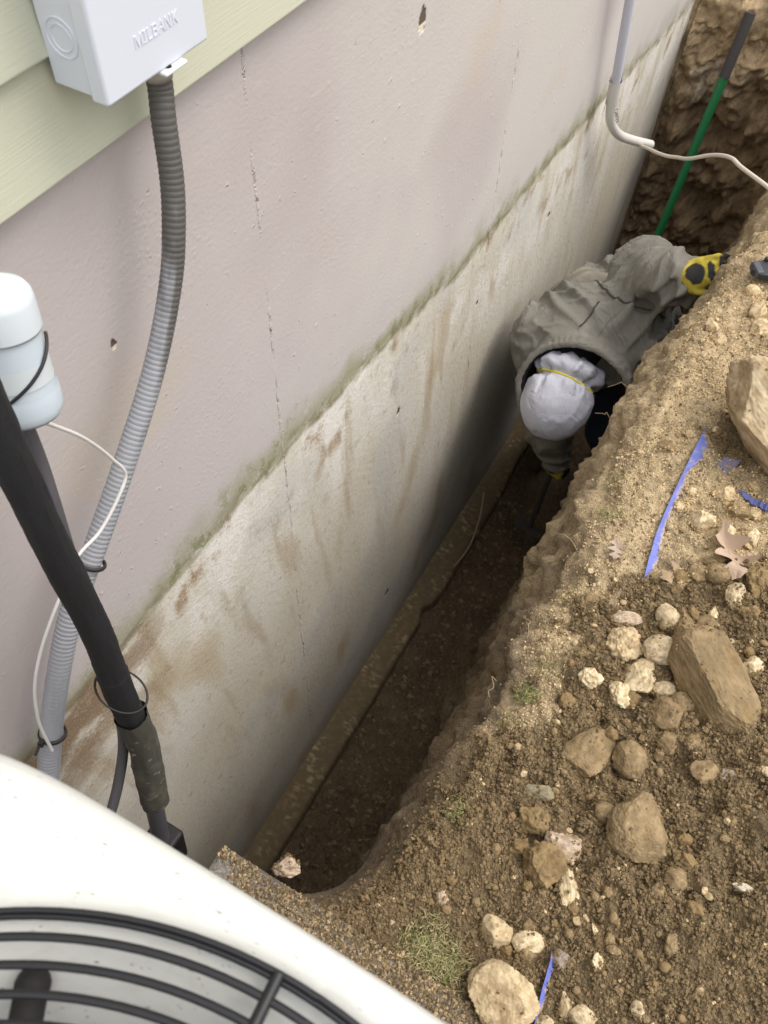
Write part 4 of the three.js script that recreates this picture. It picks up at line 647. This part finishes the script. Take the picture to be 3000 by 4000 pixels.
function nets(f, mn, mx, cell, off) {
  const n = [0, 1, 2].map(k => Math.ceil((mx[k] - mn[k]) / cell) + 1), [a, b, c] = n, F = new Float32Array(a * b * c); let q = 0;
  for (let k = 0; k < c; k++) for (let j = 0; j < b; j++) for (let i = 0; i < a; i++) F[q++] = f([mn[0] + i * cell, mn[1] + j * cell, mn[2] + k * cell]);
  const id = new Int32Array(a * b * c).fill(-1), P = [], I = [], ix = (i, j, k) => i + a * (j + b * k);
  for (let k = 0; k < c - 1; k++) for (let j = 0; j < b - 1; j++) for (let i = 0; i < a - 1; i++) {
    let m = 0, sx = 0, sy = 0, sz = 0, e = 0; const v = [];
    for (let t = 0; t < 8; t++) { const w = F[ix(i + (t & 1), j + (t >> 1 & 1), k + (t >> 2))]; v.push(w); if (w < 0) m |= 1 << t; }
    if (m === 0 || m === 255) continue;
    for (const [p, r] of [[0, 1], [2, 3], [4, 5], [6, 7], [0, 2], [1, 3], [4, 6], [5, 7], [0, 4], [1, 5], [2, 6], [3, 7]]) if ((v[p] < 0) !== (v[r] < 0)) { const t = v[p] / (v[p] - v[r]); sx += mix(p & 1, r & 1, t); sy += mix(p >> 1 & 1, r >> 1 & 1, t); sz += mix(p >> 2, r >> 2, t); e++; }
    id[ix(i, j, k)] = P.length / 3; P.push(mn[0] + (i + sx / e) * cell, mn[1] + (j + sy / e) * cell, mn[2] + (k + sz / e) * cell);
  }
  for (let k = 1; k < c - 1; k++) for (let j = 1; j < b - 1; j++) for (let i = 1; i < a - 1; i++) {
    const s = F[ix(i, j, k)] < 0;
    const quad = (A, B, C, D, fl) => { if (A < 0 || B < 0 || C < 0 || D < 0) return; if (fl) I.push(A, B, C, A, C, D); else I.push(A, C, B, A, D, C); };
    if (s !== F[ix(i + 1, j, k)] < 0) quad(id[ix(i, j - 1, k - 1)], id[ix(i, j, k - 1)], id[ix(i, j, k)], id[ix(i, j - 1, k)], s);
    if (s !== F[ix(i, j + 1, k)] < 0) quad(id[ix(i - 1, j, k - 1)], id[ix(i - 1, j, k)], id[ix(i, j, k)], id[ix(i, j, k - 1)], s);
    if (s !== F[ix(i, j, k + 1)] < 0) quad(id[ix(i - 1, j - 1, k)], id[ix(i, j - 1, k)], id[ix(i, j, k)], id[ix(i - 1, j, k)], s);
  }
  const g = new THREE.BufferGeometry(), N = P.length / 3, pos = new Float32Array(P), uv = new Float32Array(N * 2);
  for (let i = 0; i < N; i++) { uv[i * 2] = (P[i * 3] + 0.4 * P[i * 3 + 1]) * 20; uv[i * 2 + 1] = (P[i * 3 + 2] + 0.6 * P[i * 3 + 1]) * 20; pos[i * 3] -= off[0]; pos[i * 3 + 1] -= off[1]; pos[i * 3 + 2] -= off[2]; }
  g.setAttribute('position', new THREE.BufferAttribute(pos, 3)); g.setAttribute('uv', new THREE.BufferAttribute(uv, 2)); g.setIndex(I); g.computeVertexNormals(); return g;
}
{
  const O = [2.7, -1.86, 0.32], g0 = base('person', ...O);
  // joints
  const J = { neck: [2.16, -0.62, 0.285], chest: [2.31, -0.66, 0.29], waist: [2.52, -0.77, 0.30], hip: [2.74, -0.86, 0.31], Rs: [2.22, -0.665, 0.155], Re: [2.10, -0.95, 0.30], Rw: [2.135, -1.12, 0.35], Ls: [2.29, -0.58, 0.42], Le: [2.535, -0.497, 0.385], Lw: [2.293, -0.301, 0.506], Rh: [2.75, -0.9, 0.21], Lh: [2.75, -0.88, 0.41], Rk: [2.55, -1.35, 0.17], Lk: [2.56, -1.34, 0.45], Ra: [2.82, -1.76, 0.18], La: [2.84, -1.75, 0.45] };
  const hd = V(-0.85, -0.5, 0.12).normalize(), H = [2.015, -0.70, 0.316], lat = V(0, 0, 1).addScaledVector(hd, -hd.z).normalize(), fac = new THREE.Vector3().crossVectors(lat, hd).normalize(); if (fac.y > 0) fac.negate();
  const HA = [[hd.x, hd.y, hd.z], [lat.x, lat.y, lat.z], [fac.x, fac.y, fac.z]], along = (p, s, l = 0, f = 0) => [p[0] + hd.x * s + lat.x * l + fac.x * f, p[1] + hd.y * s + lat.y * l + fac.y * f, p[2] + hd.z * s + lat.z * l + fac.z * f];
  // the body itself, one continuous surface
  const skin = p => {
    let d = cap(p, J.neck, J.chest, 0.07, 0.13); d = smin(d, cap(p, J.chest, J.waist, 0.135, 0.125), 0.06); d = smin(d, cap(p, J.waist, J.hip, 0.125, 0.14), 0.06); d = smin(d, cap(p, J.Rs, J.Ls, 0.06, 0.06), 0.06);
    d = smin(d, Math.min(cap(p, J.Rs, J.Re, 0.055, 0.042), cap(p, J.Ls, J.Le, 0.055, 0.042)), 0.04); d = smin(d, Math.min(cap(p, J.Re, J.Rw, 0.042, 0.028), cap(p, J.Le, J.Lw, 0.042, 0.028)), 0.02);
    d = smin(d, Math.min(cap(p, J.Rh, J.Rk, 0.09, 0.06), cap(p, J.Lh, J.Lk, 0.09, 0.06)), 0.05); d = smin(d, Math.min(cap(p, J.Rk, J.Ra, 0.058, 0.04), cap(p, J.Lk, J.La, 0.058, 0.04)), 0.03);
    d = smin(d, cap(p, J.neck, along(H, -0.06), 0.055, 0.055), 0.03);
    let h = ell(p, H, HA, [0.115, 0.076, 0.094]); h = smin(h, cap(p, along(H, -0.01, 0, 0.085), along(H, -0.04, 0, 0.108), 0.012, 0.016), 0.015); h = smin(h, ell(p, along(H, -0.085, 0, 0.055), HA, [0.03, 0.05, 0.04]), 0.03);
    h = Math.max(h, -Math.min(cap(p, along(H, 0, 0.032, 0.1), along(H, 0, 0.03, 0.1), 0.014, 0.014), cap(p, along(H, 0, -0.032, 0.1), along(H, 0, -0.03, 0.1), 0.014, 0.014), cap(p, along(H, -0.068, 0.02, 0.102), along(H, -0.068, -0.02, 0.102), 0.005, 0.005)));
    h = Math.min(h, Math.min(ell(p, along(H, -0.02, 0.078, 0), HA, [0.03, 0.01, 0.018]), ell(p, along(H, -0.02, -0.078, 0), HA, [0.03, 0.01, 0.018])));
    return smin(d, h, 0.02);
  };
  part('body', nets(skin, [1.85, -1.84, 0.05], [3.0, -0.2, 0.62], 0.0095, O), std(0.45, 0.27, 0.19, 0.6), g0);
  // trousers and boots
  const jeans = p => { let d = smin(cap(p, J.hip, J.Rh, 0.15, 0.13), cap(p, J.hip, J.Lh, 0.15, 0.13), 0.05); d = smin(d, Math.min(cap(p, J.Rh, J.Rk, 0.115, 0.08), cap(p, J.Lh, J.Lk, 0.115, 0.08)), 0.05); d = smin(d, Math.min(cap(p, J.Rk, J.Ra, 0.08, 0.064), cap(p, J.Lk, J.La, 0.08, 0.064)), 0.03); return d + 0.008 * fbm(p[0] * 12, p[1] * 16, p[2] * 12, 3); };
  part('jeans', nets(jeans, [2.4, -1.86, 0.02], [3.0, -0.68, 0.64], 0.011, O), std(0.03, 0.042, 0.075, 0.9), g0);
  for (const a of [J.Ra, J.La]) { const boot = p => Math.max(smin(cap(p, [a[0], a[1] + 0.06, a[2]], [a[0], -1.8, a[2]], 0.055, 0.052), cap(p, [a[0] + 0.03, -1.82, a[2]], [a[0] - 0.17, -1.83, a[2]], 0.05, 0.042), 0.04), -1.865 - p[1]); part('boot', nets(boot, [a[0] - 0.26, -1.9, a[2] - 0.1], [a[0] + 0.12, -1.6, a[2] + 0.1], 0.009, O), std(0.09, 0.06, 0.035, 0.8), g0); }
  // coat
  const ridge = (x, y, z) => { const n = n3(x, y, z); return 1 - Math.abs(n) * 2.2; };
  const CC = [2.0072, -0.6526, 0.3575], CN = [-0.9015, 0.4275, 0.0669], CE = [0.32, 0.76, -0.56], RC = [2.06, -0.678, 0.3535];
  const along2 = (p, a, b) => { const d = sub(b, a), l = Math.hypot(...d); return ((p[0] - a[0]) * d[0] + (p[1] - a[1]) * d[1] + (p[2] - a[2]) * d[2]) / l; };
  const pleat = (v, k) => Math.pow(0.5 + 0.5 * Math.cos(6.2832 * v), k);
  const coatRaw = p => {
    let t = cap(p, J.neck, J.chest, 0.1, 0.165); t = smin(t, cap(p, [2.31, -0.69, 0.24], [2.52, -0.8, 0.25], 0.16, 0.165), 0.08); t = smin(t, cap(p, [2.31, -0.68, 0.35], [2.52, -0.79, 0.36], 0.15, 0.16), 0.08); t = smin(t, cap(p, [2.52, -0.8, 0.25], [2.78, -0.9, 0.26], 0.165, 0.18), 0.08); t = smin(t, cap(p, [2.52, -0.78, 0.36], [2.78, -0.88, 0.36], 0.165, 0.18), 0.08);
    t = smin(t, cap(p, J.Rs, J.Ls, 0.085, 0.1), 0.07); t = smin(t, cap(p, [2.19, -0.62, 0.43], [2.4, -0.63, 0.44], 0.075, 0.1), 0.05);
    let s = smin(cap(p, J.Ls, J.Le, 0.118, 0.088), cap(p, J.Le, J.Lw, 0.088, 0.07), 0.05);
    const sr = smin(cap(p, J.Rs, J.Re, 0.1, 0.078), cap(p, J.Re, J.Rw, 0.078, 0.058), 0.04);
    if (s < 0.06) {   // bunched cloth round the elbow, long draws from the shoulder
      const t1 = along2(p, J.Ls, J.Le), t2 = along2(p, J.Le, J.Lw), w = 0.5 * n3(p[0] * 6, p[1] * 6, p[2] * 6), w2 = 0.7 * n3(p[0] * 5 + 9, p[1] * 5, p[2] * 5);
      s -= 0.028 * pleat(t2 / 0.058 + w * 1.6, 2.2) * ss(0.22, 0.08, t2) * ss(-0.14, -0.02, t2) * ss(-0.5, 0.1, w2) + 0.016 * pleat(t2 / 0.075 + 0.3 + w2 * 1.5, 2) * ss(0.1, 0.2, t2) + 0.02 * pleat(p[2] * 11 - p[1] * 4 + w * 1.5, 2) * ss(0.3, 0.1, t1);
      s += 0.012 * pleat(t2 / 0.058 + 0.5 + w * 1.6, 5) * ss(0.2, 0.05, t2);
    }
    if (t < 0.06) { const w = n3(p[0] * 4, p[1] * 4, p[2] * 4), a = p[0] * 3.2 + p[2] * 5.5 + w * 1.5; t -= 0.022 * pleat(a, 2.6) * ss(-0.35, 0.25, n3(p[0] * 3 + 2, p[1] * 3, p[2] * 3)) + 0.013 * pleat(p[0] * 12 - p[2] * 6 + w * 1.7, 3) * ss(0, 0.4, n3(p[0] * 5 + 12, p[1] * 5, p[2] * 5)); }
    let d = smin(t, s, 0.022); d = smin(d, sr - 0.01 * pleat(along2(p, J.Rs, J.Re) / 0.06 + n3(p[0] * 7, p[1] * 7, p[2] * 7), 2), 0.03);
    return d + 0.007 * fbm(p[0] * 11, p[1] * 11, p[2] * 11, 4) + 0.0025 - 0.006 * ss(0.55, 0.95, ridge(p[0] * 15, p[1] * 11, p[2] * 15)) * ss(-0.1, 0.3, n3(p[0] * 6, p[1] * 6, p[2] * 6));
  };
  const dotRim = p => (p[0] - CC[0]) * CN[0] + (p[1] - CC[1]) * CN[1] + (p[2] - CC[2]) * CN[2] + 0.012 * n3(p[0] * 8, p[1] * 8, p[2] * 8);
  const keep = p => -((p[0] - CC[0]) * CE[0] + (p[1] - CC[1]) * CE[1] + (p[2] - CC[2]) * CE[2]) - 0.01;
  const ball = p => Math.hypot(p[0] - RC[0], p[1] - RC[1], p[2] - RC[2]) - 0.186 + 0.024 * fbm(p[0] * 7, p[1] * 7, p[2] * 7, 2);
  const RU = V(...CE), RV = new THREE.Vector3().crossVectors(V(...CN), RU);
  const cowl = p => { const w = dotRim(p), e = ball(p), q = V(p[0] - CC[0], p[1] - CC[1], p[2] - CC[2]), an = Math.atan2(q.dot(RV), q.dot(RU)), pl = pleat(an * 6.5 + 1.6 * n3(p[0] * 9, p[1] * 9, p[2] * 9), 1.5) * ss(-0.045, -0.03, w) * ss(-0.004, -0.012, w); return Math.max(Math.abs(e) - 0.0065 - 0.006 * pl - 0.003 * ss(0.008, 0.003, Math.abs(w + 0.005)), w, keep(p)); };
  const coat = p => { let d = coatRaw(p); d = Math.max(d, -Math.max(ball(p) + 0.008, -dotRim(p) - 0.13)); const c0 = cowl(p); d = smin(d, c0, 0.016);
    d = Math.max(d, 0.028 - p[2]); const hem = (p[0] - 2.9) * 0.9 - (p[1] + 0.9) * 0.35 + 0.02 * n3(p[1] * 12, p[2] * 12, 2); return Math.max(d, hem); };
  const coatG = nets(coat, [1.9, -1.2, 0.02], [3.05, -0.2, 0.64], 0.006, O), cp = coatG.attributes.position, cc = new Float32Array(cp.count * 3);
  for (let i = 0; i < cp.count; i++) { const x = cp.getX(i) + O[0], y = cp.getY(i) + O[1], z = cp.getZ(i) + O[2]; const dirt = ss(0.0, 0.35, fbm(x * 7, y * 7, z * 7, 4)) * 0.5, w = ss(0.1, 0.4, fbm(x * 18, y * 18, z * 18, 4)) * 0.4; const b = [0.175, 0.172, 0.158]; for (let q = 0; q < 3; q++) cc[i * 3 + q] = mix(mix(b[q], [0.38, 0.32, 0.22][q], dirt * ss(2.3, 2.8, x) + 0.12), [0.34, 0.33, 0.305][q], w); }
  coatG.setAttribute('color', new THREE.BufferAttribute(cc, 3));
  const weave = tex(256, 256, (i, j) => { const v = 128 + 40 * Math.sin((i + j) / 256 * 6.283 * 24) + 60 * tileNoise(i / 256, j / 256, 40, 3) + 50 * (h3(i, j, 9) - 0.5); return [v, v, v]; }, false, true);
  const cloth = (r, g, b, o = {}) => new THREE.MeshPhysicalMaterial({ color: new THREE.Color().setRGB(r, g, b), roughness: 0.95, sheen: 0.15, sheenRoughness: 0.7, bumpMap: weave, bumpScale: 0.002, ...o });
  const crease = tex(768, 768, (i, j) => { const x = i / 768, y = j / 768, wx = x + 0.05 * tileNoise(x, y, 5, 1), wy = y + 0.05 * tileNoise(x, y, 5, 4); const a = 1 - Math.abs(tileNoise(wx, wy, 8, 2)) * 3, b = 1 - Math.abs(tileNoise(wx, wy, 17, 6)) * 3, k = ss(-0.15, 0.3, tileNoise(x, y, 4, 8)); const v = 150 - 90 * k * Math.pow(clamp(a, 0, 1), 5) - 45 * Math.pow(clamp(b, 0, 1), 6) + 8 * tileNoise(x, y, 90, 5); return [v, v, v]; }, false, true);
  part('coat', coatG, cloth(1, 1, 1, { vertexColors: true, bumpMap: rep(crease, 1 / 9, 1 / 9), bumpScale: 0.0065 }), g0);
  part('dark_sweater', nets(p => Math.max(skin(p) - 0.014, Math.min(p[0] - 2.6, -(p[1] + 0.9)) < 0 ? p[0] - 2.6 : p[0] - 2.6, (p[0] - along(H, -0.075)[0]) * hd.x + (p[1] - along(H, -0.075)[1]) * hd.y + (p[2] - along(H, -0.075)[2]) * hd.z), [1.9, -0.95, 0.05], [2.65, -0.35, 0.6], 0.0095, O), std(0.012, 0.011, 0.014, 0.95), g0);
  part('coat_lining', nets(p => { return Math.max(Math.abs(ball(p) + 0.013) - 0.006, dotRim(p) + 0.014, keep(p) - 0.06); }, [1.9, -0.86, 0.02], [2.36, -0.42, 0.5], 0.007, O), std(0.012, 0.011, 0.014, 0.95), g0);
  { // coat seams: raised double stitched lines over the surface
    const proj = p => { let q = [...p]; for (let k = 0; k < 14; k++) { const d = coat(q), e = 0.004, gx = coat([q[0] + e, q[1], q[2]]) - d, gy = coat([q[0], q[1] + e, q[2]]) - d, gz = coat([q[0], q[1], q[2] + e]) - d, l = Math.hypot(gx, gy, gz) || 1; q = [q[0] - gx / l * d * 0.8, q[1] - gy / l * d * 0.8, q[2] - gz / l * d * 0.8]; } return q; };
    const seam = (a, b, c, n) => { const cv = new THREE.QuadraticBezierCurve3(V(...a), V(...b), V(...c)), pts = []; for (let k = 0; k <= n; k++) { const v = cv.getPoint(k / n); pts.push(proj([v.x, v.y, v.z])); } return pts.map((_, i) => [0, 1, 2].map(e => { let t = 0, c = 0; for (let k = -2; k <= 2; k++) { const j = clamp(i + k, 0, n); t += pts[j][e]; c++; } return t / c; })).map(proj); };
    const m = cloth(0.1, 0.092, 0.078);
    part('seam', tube(seam([2.46, -0.52, 0.22], [2.2, -0.42, 0.36], [2.36, -0.5, 0.53], 70), 0.0042, 160, 6, O), m, g0);
    part('seam', tube(seam([2.3, -0.47, 0.3], [2.24, -0.46, 0.3], [2.17, -0.49, 0.29], 30), 0.0036, 80, 6, O), m, g0);
  }
  // grey hood over the head, gathered under a yellow band
  const G = along(H, -0.098, 0.006, -0.004);
  const hood = p => {
    const wr = 0.003 * ss(0.2, 0.9, ridge(p[0] * 9, p[1] * 12, p[2] * 14));
    let a = ell(p, along(H, 0.018), HA, [0.122, 0.117, 0.115]);
    const s = (p[0] - H[0]) * hd.x + (p[1] - H[1]) * hd.y + (p[2] - H[2]) * hd.z, l = (p[0] - H[0]) * lat.x + (p[1] - H[1]) * lat.y + (p[2] - H[2]) * lat.z, f = (p[0] - H[0]) * fac.x + (p[1] - H[1]) * fac.y + (p[2] - H[2]) * fac.z, an = Math.atan2(f, l);
    let b = ell(p, G, HA, [0.058, 0.125, 0.112]) + 0.004 * Math.sin(an * 9 + 3.5 * n3(s * 24, an * 1.5, 3)) + 0.014 * n3(p[0] * 11, p[1] * 11, p[2] * 11) + 0.006 * ridge(p[0] * 18, p[1] * 18, p[2] * 18);
    let d = smin(a, b, 0.016);
    d += 0.012 * Math.exp(-(((s + 0.06) / 0.012) ** 2)) + 0.011 * Math.sin(an * 11 + 4 * n3(an * 2, s * 8, 4)) * Math.exp(-(((s + 0.05) / 0.038) ** 2)) - wr + 0.006 * Math.exp(-(((l + 0.062 + 0.006 * n3(s * 40, 1, 1)) / 0.004) ** 2)) * ss(-0.06, -0.045, s) * ss(0.05, 0.0, s) + 0.006 * fbm(p[0] * 16, p[1] * 16, p[2] * 16, 3);
    d = smin(d, ell(p, H, HA, [0.117, 0.078, 0.096]) - 0.011, 0.008);
    const open = ell(p, along(H, -0.03, 0, 0.14), HA, [0.075, 0.07, 0.075]);
    return Math.max(d, -open);
  };
  const heather = cloth(0.7, 0.715, 0.83, { bumpMap: rep(crease, 1 / 6, 1 / 6), bumpScale: 0.005, map: tex(256, 256, (i, j) => { const v = 232 + 26 * (h3(i, j, 2) - 0.5) + 26 * tileNoise(i / 256, j / 256, 50, 1); return [v, v, v]; }, true, true) });
  part('hood', nets(hood, [1.84, -0.88, 0.14], [2.2, -0.52, 0.5], 0.0042, O), heather, g0);
  { const ring = []; for (let k = 0; k <= 72; k++) { const a = k / 72 * 6.2832, cen = along(H, -0.06 + 0.012 * Math.cos(a)); let r0 = 0.03, r1 = 0.2; for (let t = 0; t < 18; t++) { const r = (r0 + r1) / 2, p = [cen[0] + (lat.x * Math.cos(a) + fac.x * Math.sin(a)) * r, cen[1] + (lat.y * Math.cos(a) + fac.y * Math.sin(a)) * r, cen[2] + (lat.z * Math.cos(a) + fac.z * Math.sin(a)) * r]; if (hood(p) < 0) r0 = r; else r1 = r; } const r = Math.max(r0, 0.09) + 0.001; ring.push([cen[0] + (lat.x * Math.cos(a) + fac.x * Math.sin(a)) * r, cen[1] + (lat.y * Math.cos(a) + fac.y * Math.sin(a)) * r, cen[2] + (lat.z * Math.cos(a) + fac.z * Math.sin(a)) * r]); }
    part('yellow_band', tube(ring, 0.0036, 200, 8, O), std(0.75, 0.62, 0.03, 0.5), g0); }
  // gloves
  function glove(w, dir, up, side, curlv, name, arm) {   // w wrist, dir along the fingers, up back of the hand
    const D = V(...dir).normalize(), U = V(...up).addScaledVector(V(...dir).normalize(), -V(...up).dot(V(...dir).normalize())).normalize(), S = new THREE.Vector3().crossVectors(U, D).multiplyScalar(side);
    const P = (d, s, u) => [w[0] + D.x * d + S.x * s + U.x * u, w[1] + D.y * d + S.y * s + U.y * u, w[2] + D.z * d + S.z * s + U.z * u], A = [[D.x, D.y, D.z], [S.x, S.y, S.z], [U.x, U.y, U.z]], fing = [];
    [[-0.033, 0.062], [-0.011, 0.072], [0.011, 0.068], [0.032, 0.052]].forEach(([s, L], k) => { let a = P(0.088, s, 0.004), ang = 0.15; const seg = [0.45, 0.32, 0.23]; let dd = 0.088, uu = 0.004, prev = a; seg.forEach(q => { ang += curlv; dd += Math.cos(ang) * L * q * 1.25; uu -= Math.sin(ang) * L * q * 1.25; const b = P(dd, s * 1.06, uu); fing.push([prev, b, 0.0115, 0.0102]); prev = b; }); });
    { const a = P(0.03, -0.04, -0.006), b = P(0.07, -0.064, -0.022), c = P(0.1, -0.062, -0.04); fing.push([a, b, 0.016, 0.013], [b, c, 0.013, 0.0115]); }
    const f = p => { let d = smin(cap(p, [w[0] - arm[0] * 0.045, w[1] - arm[1] * 0.045, w[2] - arm[2] * 0.045], P(0.02, 0, 0), 0.037, 0.036), ell(p, P(0.055, 0, 0), A, [0.056, 0.05, 0.022]), 0.02); for (const q of fing) d = smin(d, cap(p, ...q), 0.006); return d; };
    const mn = [0, 1, 2].map(k => w[k] - 0.21), mx = [0, 1, 2].map(k => w[k] + 0.21), g = nets(f, mn, mx, 0.0036, O), p = g.attributes.position, c = new Float32Array(p.count * 3);
    for (let i = 0; i < p.count; i++) { const q = [p.getX(i) + O[0] - w[0], p.getY(i) + O[1] - w[1], p.getZ(i) + O[2] - w[2]], d = q[0] * D.x + q[1] * D.y + q[2] * D.z, s = q[0] * S.x + q[1] * S.y + q[2] * S.z, u = q[0] * U.x + q[1] * U.y + q[2] * U.z;
      const jd = 0.006 * n3(d * 55, s * 55, 3), js = 0.006 * n3(d * 55, s * 55, 9); let blk = d + jd < 0.012 ? 1 : 0; blk = Math.max(blk, ss(1.06, 0.94, Math.hypot((d + jd - 0.055) / 0.026, (s + js + 0.008) / 0.033)), ss(1.1, 0.9, Math.hypot((d + jd - 0.098) / 0.01, (s + js + 0.012) / 0.034)), ss(1.1, 0.9, Math.hypot((d - 0.125) / 0.008, s / 0.034)), ss(-0.004, -0.012, u)); 
      const v = 0.85 + 0.35 * n3(d * 60, s * 60, u * 60) - 0.25 * ss(0, 0.4, fbm(d * 25, s * 25, u * 25, 3)); c[i * 3] = mix(0.62 * v, 0.015, blk); c[i * 3 + 1] = mix(0.5 * v, 0.015, blk); c[i * 3 + 2] = mix(0.055 * v, 0.016, blk); }
    g.setAttribute('color', new THREE.BufferAttribute(c, 3)); part(name, g, std(1, 1, 1, 0.75, { vertexColors: true, bumpMap: weave, bumpScale: 0.0008 }), g0);
  }
  glove([2.262, -0.272, 0.525], [0.12, 0.62, 0.75], [-0.55, 0.45, -0.45], 1, 0.35, 'glove', [-0.725, 0.585, 0.362]);
  glove([2.135, -1.125, 0.35], [0.05, -1, 0.05], [-0.8, 0.1, -0.3], 1, 0.85, 'glove', [0.15, -0.95, 0.27]);
  tag(g0, 'person in grey coat with light grey hood bending down inside the trench', 'person');
  // hand tool held in the lowered hand
  const t0 = base('hand_mattock', 2.15, -1.2, 0.345), td = V(0.005, -1, -0.03).normalize();
  part('shaft', tube([[-0.02, 0.06, 0.01], [0.0, -0.1, 0.0], [-0.005, -0.42, -0.012]], 0.011, 30, 12), std(0.06, 0.058, 0.055, 0.6), t0);
  part('blade', new RoundedBoxGeometry(0.05, 0.012, 0.12, 3, 0.004).rotateX(0.3).translate(-0.01, -0.43, -0.02), std(0.11, 0.105, 0.1, 0.5, { metalness: 0.5 }), t0);
  tag(t0, 'dark hand digging tool held in the lowered glove', 'hand tool');
}
shade(scene);
scene.updateMatrixWorld(true);
renderer.render(scene, camera);
